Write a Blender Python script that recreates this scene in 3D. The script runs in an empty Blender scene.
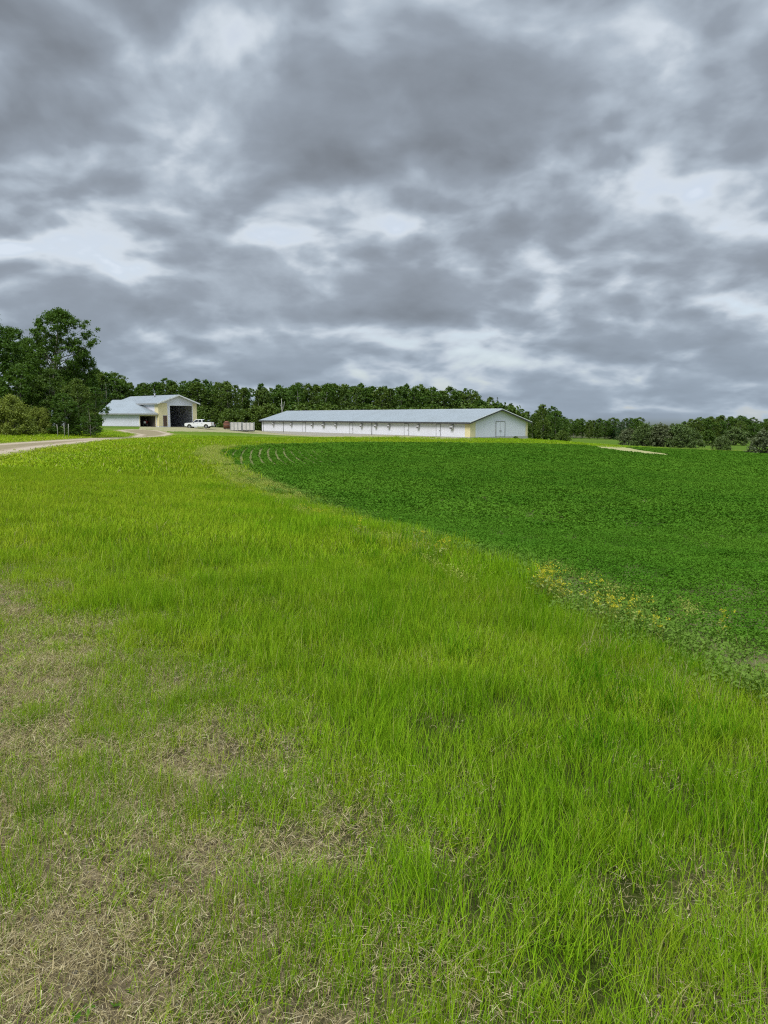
import bpy, bmesh, math, random
import numpy as np
from mathutils import Vector, Matrix
random.seed(7)
rng = np.random.default_rng(11)
scene = bpy.context.scene
COL = scene.collection
R = math.radians

# ------------------------------------------------------------------ camera
CAM_Z = 1.6
PITCH = R(7.4)
F = 1024 * 26 / 36
cam_d = bpy.data.cameras.new('camera')
cam_d.sensor_fit = 'VERTICAL'; cam_d.sensor_height = 36; cam_d.lens = 26
cam_d.clip_start = 0.05; cam_d.clip_end = 9000
cam = bpy.data.objects.new('camera', cam_d)
COL.objects.link(cam)
cam.location = (0, 0, CAM_Z); cam.rotation_euler = (R(90) - PITCH, 0, 0)
scene.camera = cam
sp, cp = math.sin(PITCH), math.cos(PITCH)


def ray(px, py):
    dx = (px - 384) / F; dy = (512 - py) / F
    return (dx, cp + dy * sp, -sp + dy * cp)


def at(px, py, Y):
    d = ray(px, py); k = Y / d[1]
    return (d[0] * k, Y, CAM_Z + d[2] * k)


# ------------------------------------------------------------------ terrain
def smooth(a, b, x):
    t = np.clip((np.asarray(x, float) - a) / (b - a), 0, 1)
    return t * t * (3 - 2 * t)


CTRL = [(0, 0, 0), (-5, 3, 0), (5, 3, -.08), (0, 10, -.22), (-10, 8, 0.0), (10, 9, -.55), (-40, -10, .3), (40, -10, -.9), (0, -30, 0)]
for px, py, Y in [(0, 447, 48), (-150, 447, 50), (0, 433, 82), (60, 433, 86), (100, 437, 92), (-200, 433, 86), (170, 433, 132), (103, 426, 160), (158, 427, 158),
                  (197, 427.5, 160), (205, 429, 158), (240, 431, 164), (262, 431.5, 182), (470, 438.5, 125), (527, 438.5, 134), (400, 435, 148),
                  (210, 458, 48), (768, 480, 55), (768, 560, 14.5), (768, 640, 6.8), (1000, 560, 14), (400, 527, 16.5), (300, 495, 24), (560, 470, 44),
                  (768, 452, 130), (768, 445, 210), (1000, 446, 210), (600, 439.5, 260), (540, 440, 150), (640, 446, 150), (300, 433, 230), (0, 428, 230)]:
    CTRL.append(at(px, py, Y))
CTRL = np.array(CTRL)


def warp(x, y):
    s = 30.0
    return np.arcsinh(np.asarray(x, float) / s), np.arcsinh(np.asarray(y, float) / s)


def _fit():
    u, v = warp(CTRL[:, 0], CTRL[:, 1]); n = len(u)
    r2 = (u[:, None] - u) ** 2 + (v[:, None] - v) ** 2
    K = .5 * r2 * np.log(r2 + 1e-9)
    K += np.eye(n) * .004
    P = np.stack([np.ones(n), u, v], 1)
    A = np.block([[K, P], [P.T, np.zeros((3, 3))]])
    return u, v, np.linalg.solve(A, np.concatenate([CTRL[:, 2], np.zeros(3)]))


_U, _V, _W = _fit()


def hash2(ix, iy, s):
    h = (ix.astype(np.int64) * 374761393 + iy.astype(np.int64) * 668265263 + s * 974634777) & 0x7fffffff
    h = ((h ^ (h >> 13)) * 1274126177) & 0x7fffffff
    return ((h ^ (h >> 16)) & 0xffff) / 65535.0


def vnoise(x, y, s=0):
    x = np.asarray(x, float); y = np.asarray(y, float)
    ix = np.floor(x); iy = np.floor(y); fx = x - ix; fy = y - iy
    fx = fx * fx * (3 - 2 * fx); fy = fy * fy * (3 - 2 * fy)
    a = hash2(ix, iy, s); b = hash2(ix + 1, iy, s); c = hash2(ix, iy + 1, s); d = hash2(ix + 1, iy + 1, s)
    return (a * (1 - fx) + b * fx) * (1 - fy) + (c * (1 - fx) + d * fx) * fy


def fbm(x, y, s=0, o=3):
    t = 0; a = .5; n = 0
    for k in range(o):
        t = t + a * vnoise(np.asarray(x) * 2 ** k + 17 * k, np.asarray(y) * 2 ** k - 9 * k, s + k); n += a; a *= .5
    return t / n


def H(x, y):
    x = np.asarray(x, float); y = np.asarray(y, float)
    shp = np.broadcast(x, y).shape
    x = np.broadcast_to(x, shp).ravel(); y = np.broadcast_to(y, shp).ravel()
    out = np.empty(len(x))
    n = len(_U)
    for i in range(0, len(x), 60000):
        xs = np.clip(x[i:i + 60000], -230, 230); ys = np.clip(y[i:i + 60000], -40, 290)
        u, v = warp(xs, ys)
        r2 = (u[:, None] - _U) ** 2 + (v[:, None] - _V) ** 2
        z = (.5 * r2 * np.log(r2 + 1e-9)) @ _W[:n] + _W[n] + _W[n + 1] * u + _W[n + 2] * v
        out[i:i + 60000] = np.clip(z, -9, .9)
    out -= np.maximum(y - 288, 0) * .032          # beyond the far trees the land falls away
    near = 1 - smooth(10, 40, np.hypot(x, y))
    out += near * ((fbm(x * 1.3, y * 1.3, 5) - .5) * .06 + (fbm(x * .35, y * .35, 8) - .5) * .12)
    return out.reshape(shp)


def h1(x, y):
    return float(H(np.array([x]), np.array([y]))[0])


_YS = np.concatenate([np.geomspace(1.0, 300, 1500)])


def hit(px, py):
    """where the ground meets a line of sight: used to read positions off the terrain"""
    d = ray(px, py); k = _YS / d[1]
    dz = CAM_Z + d[2] * k - H(d[0] * k, _YS)
    b = np.where(dz < 0)[0]
    if len(b) == 0:
        Y = 300.0
    else:
        i = b[0]
        if i == 0: Y = _YS[0]
        else:
            t = dz[i - 1] / (dz[i - 1] - dz[i]); Y = _YS[i - 1] + t * (_YS[i] - _YS[i - 1])
    return (d[0] * Y / d[1], Y)
SKY_K, SKY_WARP = .33, .13
SKY_OX, SKY_OY = 1.3, 5.2
SKY_BASE, SKY_BIG, SKY_MED, SKY_FINE, SKY_EMB, SKY_PUFF = .505, .36, .48, .24, .85, .60
SKY_LIT = (-.03, .09)
SKY_RAMP = [(.08, (.76, .80, .85)), (.23, (.545, .60, .66)), (.36, (.362, .418, .485)), (.50, (.258, .298, .352)), (.75, (.180, .204, .238)), (1.0, (.12, .131, .147))]
SKY_HZ, SKY_HZF = (.25, .32, .40), .5
SKY_BLOBS = [(645, 50, 60, -.28), (600, 10, 50, -.16), (200, 115, 55, -.32), (80, 200, 75, -.20), (740, 190, 40, -.06), (650, 190, 60, -.02), (480, 335, 40, -.20), (250, 315, 45, -.16), (60, 300, 40, .10), (420, 275, 70, .14), (640, 290, 60, -.06),
             (290, 190, 60, .08), (600, 120, 70, .14), (420, 110, 90, .10), (40, 110, 70, .18), (460, 245, 70, .10), (260, 20, 100, .14), (520, 70, 60, .10), (160, 265, 60, .08), (350, 60, 70, .06), (100, 30, 80, .10)]
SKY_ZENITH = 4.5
SKY_GAIN, SUN_E, EXPO = .60, 1.5, 1.0

# ------------------------------------------------------------------ node helpers
class NT:
    def __init__(s, tree): s.t = tree; s.t.nodes.clear()

    def n(s, typ, ins=None, **kw):
        nd = s.t.nodes.new(typ)
        for k, v in kw.items(): setattr(nd, k, v)
        for k, v in (ins or {}).items(): s.put(nd.inputs[k], v)
        return nd

    def put(s, sock, v):
        if isinstance(v, bpy.types.NodeSocket): s.t.links.new(v, sock)
        elif isinstance(v, bpy.types.Node): s.t.links.new(v.outputs[0], sock)
        elif isinstance(v, (tuple, list)) and len(v) == 3 and sock.type == 'RGBA': sock.default_value = (*v, 1)
        else: sock.default_value = v

    def m(s, op, a, b=0.0, c=None, clamp=False):
        d = {0: a, 1: b}
        if c is not None: d[2] = c
        return s.n('ShaderNodeMath', d, operation=op, use_clamp=clamp).outputs[0]

    def vm(s, op, a, b=None, scale=None):
        nd = s.n('ShaderNodeVectorMath', operation=op)
        s.put(nd.inputs[0], a)
        if b is not None: s.put(nd.inputs[1], b)
        if scale is not None: s.put(nd.inputs['Scale'], scale)
        return nd.outputs['Value'] if op in ('DOT_PRODUCT', 'LENGTH', 'DISTANCE') else nd.outputs['Vector']

    def mix(s, f, a, b, bt='MIX'):
        nd = s.n('ShaderNodeMix', data_type='RGBA', blend_type=bt)
        s.put(nd.inputs[0], f); s.put(nd.inputs[6], a); s.put(nd.inputs[7], b)
        return nd.outputs[2]

    def noise(s, vec, scale, detail=2.0, rough=.5, dist=0.0, out=0, dim='3D'):
        nd = s.n('ShaderNodeTexNoise', {'Scale': scale, 'Detail': detail, 'Roughness': rough, 'Distortion': dist}, noise_dimensions=dim)
        if vec is not None: s.put(nd.inputs['Vector'], vec)
        return nd.outputs[out]

    def ramp(s, f, stops, interp='LINEAR'):
        nd = s.n('ShaderNodeValToRGB'); cr = nd.color_ramp; cr.interpolation = interp
        while len(cr.elements) < len(stops): cr.elements.new(.5)
        for e, (p, c) in zip(cr.elements, stops):
            e.position = p; e.color = (*c, 1) if len(c) == 3 else c
        s.put(nd.inputs[0], f)
        return nd.outputs[0]

    def rng(s, v, a, b, c=0.0, d=1.0, smoothstep=True):
        nd = s.n('ShaderNodeMapRange', {0: v, 1: a, 2: b, 3: c, 4: d}, interpolation_type='SMOOTHSTEP' if smoothstep else 'LINEAR')
        return nd.outputs[0]


# ------------------------------------------------------------------ sky and light
SUN_EL, SUN_AZ = R(52), R(-140)      # azimuth from +Y, clockwise seen from above
sun_dir = Vector((math.cos(SUN_EL) * math.sin(SUN_AZ), math.cos(SUN_EL) * math.cos(SUN_AZ), math.sin(SUN_EL)))
world = bpy.data.worlds.new('World'); scene.world = world; world.use_nodes = True
W = NT(world.node_tree)
dirv = W.vm('NORMALIZE', W.n('ShaderNodeTexCoord').outputs['Generated'])
sep = W.n('ShaderNodeSeparateXYZ', {0: dirv})
dx, dy, dz = sep.outputs
zc = W.m('ADD', W.m('MAXIMUM', dz, 0.0), SKY_K)
P = W.n('ShaderNodeCombineXYZ', {0: W.m('DIVIDE', dx, zc), 1: W.m('DIVIDE', dy, zc), 2: 0.0}).outputs[0]
# warp the cloud plane so that masses billow
wn = W.vm('SUBTRACT', W.noise(P, 2.2, 2, .5, out=1, dim='2D'), (.5, .5, .5))
Pw = W.vm('ADD', P, W.vm('SCALE', wn, scale=SKY_WARP))
Pa = W.vm('ADD', Pw, (SKY_OX, SKY_OY, 0.0))
big = W.noise(Pa, 1.2, 1.5, .45, dim='2D')
Pm = W.vm('ADD', Pa, (3.1, 7.7, 0))


def lumps(off):
    """rounded cloud bellies at two sizes"""
    v = W.vm('ADD', Pm, (off[0], off[1], 0))
    f1 = W.n('ShaderNodeTexVoronoi', {'Vector': v, 'Scale': 2.7, 'Detail': 2.5, 'Roughness': .5, 'Lacunarity': 2.2, 'Smoothness': .8}, feature='SMOOTH_F1', normalize=True, voronoi_dimensions='2D').outputs['Distance']
    return W.m('ADD', W.m('MULTIPLY', W.m('SUBTRACT', .36, f1), SKY_PUFF), W.m('MULTIPLY', W.m('SUBTRACT', W.noise(v, 2.3, 5.0, .50, dim='2D'), .5), SKY_MED))


l0 = lumps((0, 0)); l1 = lumps(SKY_LIT)
l0 = W.m('ADD', W.m('MULTIPLY', l0, .5), W.rng(l0, -.10, .12, -.13, .13)); l1 = W.m('ADD', W.m('MULTIPLY', l1, .5), W.rng(l1, -.10, .12, -.13, .13))      # firmer edges
fine = W.noise(W.vm('ADD', Pa, (9.1, 1.7, 0)), 9.0, 5.0, .6, dim='2D')


def blob(px, py, s, amp):
    d = Vector(ray(px, py)).normalized()
    k = W.m('SUBTRACT', 1.0, W.vm('DOT_PRODUCT', dirv, tuple(d)))
    return W.m('MULTIPLY', W.m('EXPONENT', W.m('DIVIDE', k, -(s / F) ** 2 * .5)), amp)


dens = W.m('MULTIPLY_ADD', W.m('SUBTRACT', big, .5), SKY_BIG, SKY_BASE)
dens = W.m('ADD', dens, l0)
dens = W.m('MULTIPLY_ADD', W.m('SUBTRACT', fine, .5), SKY_FINE, dens)
for b in SKY_BLOBS: dens = W.m('ADD', dens, blob(*b))
dens = W.m('ADD', dens, W.m('MULTIPLY', W.m('SUBTRACT', l0, l1), SKY_EMB))      # bellies shade away from the light
cloud = W.ramp(W.m('MULTIPLY', dens, .75), SKY_RAMP)
# towards the horizon the layer closes up into blue grey bands
hz = W.rng(dz, .0, .19, 1.0, 0.0)
cloud = W.mix(W.m('MULTIPLY', hz, SKY_HZF), cloud, SKY_HZ)
sky = W.n('ShaderNodeTexSky', sky_type='NISHITA', sun_disc=False, sun_elevation=SUN_EL, sun_rotation=SUN_AZ)
gap = W.rng(dens, .34, .16, 0.0, .35)
skyc = W.mix(gap, W.vm('SCALE', cloud, scale=10.0), sky.outputs[0])
# overcast brightens overhead; unseen upper sky is lifted further to light the ground
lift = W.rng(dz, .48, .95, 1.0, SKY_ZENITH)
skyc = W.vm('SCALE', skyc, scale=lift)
below = W.rng(dz, -.02, .0, 0.0, 1.0)
skyc = W.mix(below, (1.0, 1.2, .6), skyc)
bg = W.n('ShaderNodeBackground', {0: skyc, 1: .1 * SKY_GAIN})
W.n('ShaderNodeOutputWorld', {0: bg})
world.cycles.sampling_method = 'MANUAL'; world.cycles.sample_map_resolution = 512

sl = bpy.data.lights.new('sun', 'SUN'); sl.energy = SUN_E; sl.angle = R(25); sl.color = (1, .96, .9)
so = bpy.data.objects.new('sun', sl); COL.objects.link(so)
so.rotation_euler = sun_dir.to_track_quat('Z', 'Y').to_euler(); so.location = (0, 0, 60)
vs = scene.view_settings
vs.view_transform = 'Standard'; vs.look = 'None'; vs.gamma = 1; vs.use_curve_mapping = False; vs.exposure = EXPO
scene.cycles.use_denoising = False; scene.cycles.filter_width = 1.2; scene.cycles.use_adaptive_sampling = False
scene.cycles.max_bounces = 6; scene.cycles.diffuse_bounces = 3; scene.cycles.glossy_bounces = 2; scene.cycles.transmission_bounces = 3
scene.cycles.transparent_max_bounces = 4; scene.cycles.caustics_reflective = False; scene.cycles.caustics_refractive = False

# ------------------------------------------------------------------ mesh and tagging helpers
def tag(o, label=None, cat=None, group=None, kind=None):
    for k, v in (('label', label), ('category', cat), ('group', group), ('kind', kind)):
        if v: o[k] = v
    return o


def link(name, me, parent=None, loc=None):
    o = bpy.data.objects.new(name, me); COL.objects.link(o)
    if parent: o.parent = parent
    if loc is not None: o.location = loc
    return o


def empty(name, loc=(0, 0, 0), rz=0.0):
    o = link(name, None); o.location = loc; o.rotation_euler = (0, 0, rz); o.empty_display_size = .5
    return o


def np_mesh(name, verts, faces, mats, fattr=None, smooth_=False, midx=None):
    """verts (n,3); faces (m,k) all of one size; fattr: {name: per-vertex float}"""
    verts = np.asarray(verts, np.float32); faces = np.asarray(faces, np.int32)
    me = bpy.data.meshes.new(name); m, k = faces.shape
    me.vertices.add(len(verts)); me.vertices.foreach_set('co', verts.ravel())
    me.loops.add(m * k); me.loops.foreach_set('vertex_index', faces.ravel())
    me.polygons.add(m); me.polygons.foreach_set('loop_start', np.arange(m, dtype=np.int32) * k)
    me.polygons.foreach_set('loop_total', np.full(m, k, np.int32))
    if midx is not None: me.polygons.foreach_set('material_index', np.asarray(midx, np.int32))
    if smooth_: me.polygons.foreach_set('use_smooth', np.ones(m, bool))
    for mm in (mats if isinstance(mats, (list, tuple)) else [mats]): me.materials.append(mm)
    for k_, v in (fattr or {}).items():
        a = me.attributes.new(k_, 'FLOAT', 'POINT'); a.data.foreach_set('value', np.asarray(v, np.float32))
    me.update(calc_edges=True)
    return me


# ------------------------------------------------------------------ materials
def mat(name, fn):
    m = bpy.data.materials.new(name); m.use_nodes = True
    t = NT(m.node_tree); sh = fn(t)
    t.n('ShaderNodeOutputMaterial', {0: sh})
    return m


def leafy(t, col, trans=.35, gloss=.04, rough=.45):
    """thin leaf or blade: light is scattered back and let through"""
    d = t.n('ShaderNodeBsdfDiffuse', {0: col})
    tr = t.n('ShaderNodeBsdfTranslucent', {0: t.mix(1.0, col, (1.0, 1.0, .55), 'MULTIPLY')})
    s = t.n('ShaderNodeMixShader', {0: trans, 1: d, 2: tr})
    if gloss:
        g = t.n('ShaderNodeBsdfGlossy', {0: (.9, .95, 1), 1: rough})
        s = t.n('ShaderNodeMixShader', {0: gloss, 1: s, 2: g})
    return s


def wpos(t): return t.n('ShaderNodeNewGeometry').outputs['Position']


def attr(t, name, typ='GEOMETRY'):
    return t.n('ShaderNodeAttribute', attribute_name=name, attribute_type=typ).outputs['Fac']


def bump(t, h, dist=.02, strength=1.0):
    return t.n('ShaderNodeBump', {'Height': h, 'Distance': dist, 'Strength': strength}).outputs[0]


def pbsdf(t, col, rough=.6, metal=0.0, normal=None, spec=.5):
    nd = t.n('ShaderNodeBsdfPrincipled', {'Base Color': col, 'Roughness': rough, 'Metallic': metal, 'Specular IOR Level': spec})
    if normal is not None: t.put(nd.inputs['Normal'], normal)
    return nd


# ------------------------------------------------------------------ layout, read off the terrain
DRY_PX = [(-60, 505), (0, 580), (60, 622), (130, 668), (205, 725), (250, 798), (298, 876), (358, 966), (428, 1066), (580, 1250)]
_d = np.array([hit(*p) for p in DRY_PX])
_o = np.argsort(_d[:, 1]); DRY_Y, DRY_X = _d[_o, 1], _d[_o, 0]
FIELD_PX = [(1050, 850), (900, 770), (768, 700), (700, 668), (640, 641), (560, 603), (480, 570), (400, 541), (330, 516), (280, 496), (245, 480),
            (220, 465), (209, 457), (212, 451.5), (232, 447.5), (270, 445.3), (330, 444), (400, 443.6), (470, 444), (530, 444.6), (600, 447), (690, 450), (768, 453.5), (900, 460), (1050, 466)]
FIELD = np.array([hit(*p) for p in FIELD_PX])
FIELD = np.concatenate([FIELD, [[160, FIELD[-1][1]], [160, FIELD[0][1] * .8]]])
ROAD_PX = [(-220, 500), (-90, 473), (0, 457.5), (60, 446.5), (110, 440.5), (150, 437.6), (170, 436), (176, 434), (166, 431.4), (150, 429.6), (128, 429.2), (112, 430.0), (122, 432),
           (134, 434.0), (128, 436.2), (100, 437.6), (50, 440.0), (0, 443.2), (-90, 450), (-220, 460)]
ROAD = np.array([hit(*p) for p in ROAD_PX])
YARD_PX = [(139, 429.4), (150, 429.5), (166, 431.3), (200, 431.6), (232, 432.6), (262, 434.2), (300, 436), (360, 438), (420, 439.6), (475, 441), (475, 438.6), (420, 436), (360, 433.6), (300, 431.8),
           (265, 430.8), (262, 428.6), (200, 427.2), (160, 426.6), (139, 427.0)]
YARD = np.array([hit(*p) for p in YARD_PX])
SAND_PX = [(588, 446), (600, 449.2), (625, 452.6), (650, 455.2), (672, 457.0), (668, 454.0), (640, 450.2), (625, 447.2), (604, 445.2)]
SAND = np.array([hit(*p) for p in SAND_PX])


def inside(poly, x, y):
    x = np.asarray(x, float); y = np.asarray(y, float); c = np.zeros(np.broadcast(x, y).shape, bool)
    n = len(poly)
    for i in range(n):
        x1, y1 = poly[i]; x2, y2 = poly[(i + 1) % n]
        if y1 == y2: continue
        cond = (y1 > y) != (y2 > y)
        c ^= cond & (x < (x2 - x1) * (y - y1) / (y2 - y1) + x1)
    return c


def dist_line(line, x, y):
    best = np.full(np.shape(x), 1e9)
    for i in range(len(line) - 1):
        a = np.array(line[i]); b = np.array(line[i + 1]); d = b - a; L = (d ** 2).sum() + 1e-12
        t = np.clip(((x - a[0]) * d[0] + (y - a[1]) * d[1]) / L, 0, 1)
        best = np.minimum(best, np.hypot(x - a[0] - t * d[0], y - a[1] - t * d[1]))
    return best


def field_d(x, y):
    """signed metres into the crop (ragged edge)"""
    s = np.where(inside(FIELD, x, y), 1, -1) * dist_line(FIELD, x, y)
    return s + (fbm(np.asarray(x) * .9, np.asarray(y) * .5, 31) - .5) * np.clip(.9 + np.asarray(y) * .03, .9, 2.4)


def dryness(x, y):
    xb = np.interp(y, DRY_Y, DRY_X)
    w = .45 + .13 * np.asarray(y)
    n = fbm(x * 1.1, y * 1.1, 41) - .5
    base = smooth(-1, 1, (xb - x) / w + n * 2.2) * smooth(26, 11, y)
    # thin worn spots near the right-hand bottom too
    spots = smooth(.60, .72, fbm(x * .8 + 5, y * .8, 44)) * smooth(5.2, 3.2, y) * .28
    return np.clip(np.maximum(base, spots), 0, 1)


# ------------------------------------------------------------------ ground sheets: one grid, its cells shared out between the surfaces
def make_ground():
    ys = np.concatenate([np.linspace(-60, .6, 25)[:-1], np.geomspace(.6 + 6, 330 + 6, 560) - 6, np.geomspace(345, 5000, 26)])
    u = np.linspace(-1, 1, 321)
    ext = np.geomspace(1.08, 30, 26)
    u = np.concatenate([-ext[::-1], u, ext])
    Wd = 4.5 + .72 * np.clip(ys, 0, 400)
    X = np.clip(u[None, :] * Wd[:, None], -6000, 6000); Y = np.repeat(ys[:, None], len(u), 1)
    Z = H(X, Y)
    nr, nc = X.shape
    idx = np.arange(nr * nc).reshape(nr, nc)
    F4 = np.stack([idx[:-1, :-1], idx[:-1, 1:], idx[1:, 1:], idx[1:, :-1]], -1).reshape(-1, 4)
    V = np.stack([X, Y, Z], -1).reshape(-1, 3)
    cx = V[F4].mean(1)[:, 0]; cy = V[F4].mean(1)[:, 1]
    kindf = np.zeros(len(F4), int)
    kindf[inside(YARD, cx, cy)] = 3
    kindf[inside(ROAD, cx, cy)] = 2
    kindf[inside(SAND, cx, cy)] = 4
    kindf[(kindf == 0) & (field_d(cx, cy) > 0)] = 1
    dr = dryness(V[:, 0], V[:, 1]); fd = field_d(V[:, 0], V[:, 1])
    return V, F4, kindf, dr, fd


V_, F_, K_, DR_, FD_ = make_ground()
ED_ = dist_line(np.vstack([ROAD, ROAD[:1]]), V_[:, 0], V_[:, 1])


def m_ground(t):
    p = wpos(t)
    n1 = t.noise(p, 1.3, 4, .6); n2 = t.noise(p, 9, 4, .65); n3 = t.noise(p, 45, 3, .6); n4 = t.noise(p, .09, 3, .5)
    soil = t.ramp(t.m('MULTIPLY_ADD', n3, .55, t.m('MULTIPLY', n2, .5)), [(.3, (.035, .027, .016)), (.5, (.115, .09, .052)), (.7, (.27, .215, .13))])
    thatch = t.ramp(n2, [(.3, (.025, .035, .007)), (.6, (.055, .068, .014)), (.8, (.11, .105, .035))])
    far = t.mix(t.rng(n4, .35, .65), (.085, .15, .016), (.13, .17, .028))
    far = t.mix(t.m('MULTIPLY', t.rng(n1, .45, .7), .5), far, (.19, .20, .05))
    far = t.mix(t.rng(t.vm('LENGTH', p), 125, 165, 0, .6), far, (.055, .105, .018))
    c = t.mix(attr(t, 'dry'), thatch, soil)
    d = t.vm('LENGTH', p)
    c = t.mix(t.rng(d, 12, 40), c, far)
    return pbsdf(t, c, .95, 0, bump(t, t.m('ADD', n3, n2), .03), 0)


def m_field(t):
    p = wpos(t)
    n2 = t.noise(p, 5, 4, .65); n3 = t.noise(p, 40, 3, .6)
    soil = t.mix(n3, (.11, .12, .045), (.19, .19, .085))
    far = t.mix(n2, (.045, .12, .006), (.065, .155, .010))
    c = t.mix(t.rng(t.vm('LENGTH', p), 60, 105), soil, far)
    return pbsdf(t, c, .95, 0, bump(t, n3, .03), 0)


def m_gravel(t):
    p = wpos(t)
    n1 = t.noise(p, .35, 4, .6); n2 = t.noise(p, 7, 4, .7)
    c = t.mix(n1, (.26, .20, .14), (.37, .305, .225))
    c = t.mix(t.rng(n2, .3, .8, 0, .5), c, (.14, .12, .09))
    e = attr(t, 'edge')
    c = t.mix(t.m('MULTIPLY', t.rng(t.m('MULTIPLY_ADD', n1, .8, e), 2.0, 2.6), .55), c, (.15, .135, .065))
    c = t.mix(t.m('MULTIPLY', t.m('MULTIPLY', t.rng(e, .5, .9), t.rng(e, 1.7, 1.3)), .35), c, (.46, .40, .31))
    c = t.mix(t.m('MULTIPLY', t.rng(t.m('MULTIPLY_ADD', n1, 1.6, e), 2.0, .8), .75), c, (.15, .16, .045))
    return pbsdf(t, c, .95, 0, bump(t, n2, .03), 0)


def m_yard(t):
    p = wpos(t)
    n1 = t.noise(p, .25, 4, .6); n2 = t.noise(p, 4, 4, .7)
    c = t.mix(n1, (.23, .20, .12), (.36, .32, .24))
    c = t.mix(t.rng(n2, .40, .62, 0, .85), c, (.16, .18, .04))
    return pbsdf(t, c, .95, 0, None, 0)


def m_sand(t):
    p = wpos(t)
    return pbsdf(t, t.mix(t.noise(p, .6, 4, .65), (.20, .22, .08), (.36, .32, .18)), .95, 0, None, 0)


for kk, nm, fn in ((0, 'ground', m_ground), (1, 'crop_field', m_field), (2, 'gravel_road', m_gravel), (3, 'dirt_yard', m_yard), (4, 'sandy_patch', m_sand)):
    f = F_[K_ == kk]
    used, inv = np.unique(f, return_inverse=True)
    me = np_mesh(nm, V_[used], inv.reshape(-1, 4), mat(nm, fn), {'dry': DR_[used], 'edge': ED_[used]}, True)
    tag(link(nm, me), kind='structure')

# ------------------------------------------------------------------ grass, straw and crop: uncountable, one object per kind of growth
def blades(n, r, h0, h1_, w0, w1_, lean=.35, bend=.5, seg=3, flat=False, rg=rng):
    ang = rg.uniform(0, 2 * np.pi, n); rad = r * np.sqrt(rg.uniform(0, 1, n))
    bx, by = rad * np.cos(ang), rad * np.sin(ang)
    h = rg.uniform(h0, h1_, n); w = rg.uniform(w0, w1_, n)
    az = rg.uniform(0, 2 * np.pi, n); face = az + np.pi / 2 + rg.normal(0, .5, n)
    th0 = np.abs(rg.normal(0, lean, n)) if not flat else rg.uniform(1.1, 1.5, n)
    bd = rg.uniform(.1, 1, n) * bend
    V = np.zeros((n, seg + 1, 2, 3)); T = np.zeros((n, seg + 1, 2)); Rr = np.zeros((n, seg + 1, 2))
    px, py, pz = bx.copy(), by.copy(), np.full(n, -.01 if not flat else .006) + (rg.uniform(0, .03, n) if flat else 0)
    rv = rg.uniform(0, 1, n)
    for k in range(seg + 1):
        f = k / seg
        ww = w * (1 - .85 * f ** 1.6) * .5
        V[:, k, 0] = np.stack([px - np.cos(face) * ww, py - np.sin(face) * ww, pz], -1)
        V[:, k, 1] = np.stack([px + np.cos(face) * ww, py + np.sin(face) * ww, pz], -1)
        T[:, k] = f; Rr[:, k] = rv[:, None]
        th = th0 + bd * f * 1.3 if not flat else th0 + bd * (f - .4) * .5
        px += np.sin(th) * np.cos(az) * h / seg; py += np.sin(th) * np.sin(az) * h / seg; pz += np.cos(th) * h / seg
        if flat: pz = np.maximum(pz, .004)
    b = (np.arange(n) * (seg + 1) * 2)[:, None]; k = np.arange(seg)[None] * 2
    q = np.stack([b + k, b + k + 1, b + k + 3, b + k + 2], -1).reshape(-1, 4)
    return V.reshape(-1, 3), q, T.ravel(), Rr.ravel()


def leaflets(n, r, z0, z1, L0, L1, asp=.62, flatness=.6, rg=rng, lobe=None):
    """oval folded leaves on a low cushion"""
    ang = rg.uniform(0, 2 * np.pi, n); rad = r * np.sqrt(rg.uniform(0, 1, n))
    c = np.stack([rad * np.cos(ang), rad * np.sin(ang), rg.uniform(0, 1, n) ** .7 * (z1 - z0) * (1 - .45 * (rad / r) ** 2) + z0], -1)
    nrm = np.stack([rg.normal(0, flatness, n), rg.normal(0, flatness, n), np.ones(n)], -1); nrm /= np.linalg.norm(nrm, axis=1)[:, None]
    a = rg.normal(0, 1, (n, 3)); a -= (a * nrm).sum(1)[:, None] * nrm; a /= np.linalg.norm(a, axis=1)[:, None]
    b = np.cross(nrm, a)
    L = rg.uniform(L0, L1, n)[:, None]; Wd = L * asp
    # two quads: base-left-tip spine fold
    base = c - a * L * .5; tip = c + a * L * .5 - nrm * L * .12; mid = c - nrm * L * .08
    l = c + b * Wd * .5 + nrm * L * .05; r_ = c - b * Wd * .5 + nrm * L * .05
    V = np.stack([base, l, tip, mid, r_], 1).reshape(-1, 3)
    i = (np.arange(n) * 5)[:, None]
    q = np.concatenate([i + np.array([[0, 3, 2, 1]]), i + np.array([[0, 4, 2, 3]])], 0)
    t = np.repeat((c[:, 2] - z0) / max(z1 - z0, 1e-6), 5); rr = np.repeat(rg.uniform(0, 1, n), 5)
    return V, q, t, rr


def join(*gs):
    V = []; Q = []; T = []; Rr = []; o = 0
    for v, q, t, r in gs:
        V.append(v); Q.append(q + o); T.append(t); Rr.append(r); o += len(v)
    return np.concatenate(V), np.concatenate(Q), np.concatenate(T), np.concatenate(Rr)


def scatter_pts(y0, y1, dens, xl=None, step=1.06, margin=2.6):
    """points per square metre DENS(y) over the ground the photo (and a step aside) can see"""
    out = []; y = y0
    while y < y1:
        yb = min(y * step + .05, y1); w = .60 * yb + margin
        n = rng.poisson(dens(y) * (yb - y) * 2 * w)
        out.append(np.stack([rng.uniform(-w, w, n), rng.uniform(y, yb, n)], -1)); y = yb
    return np.concatenate(out)


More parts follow.
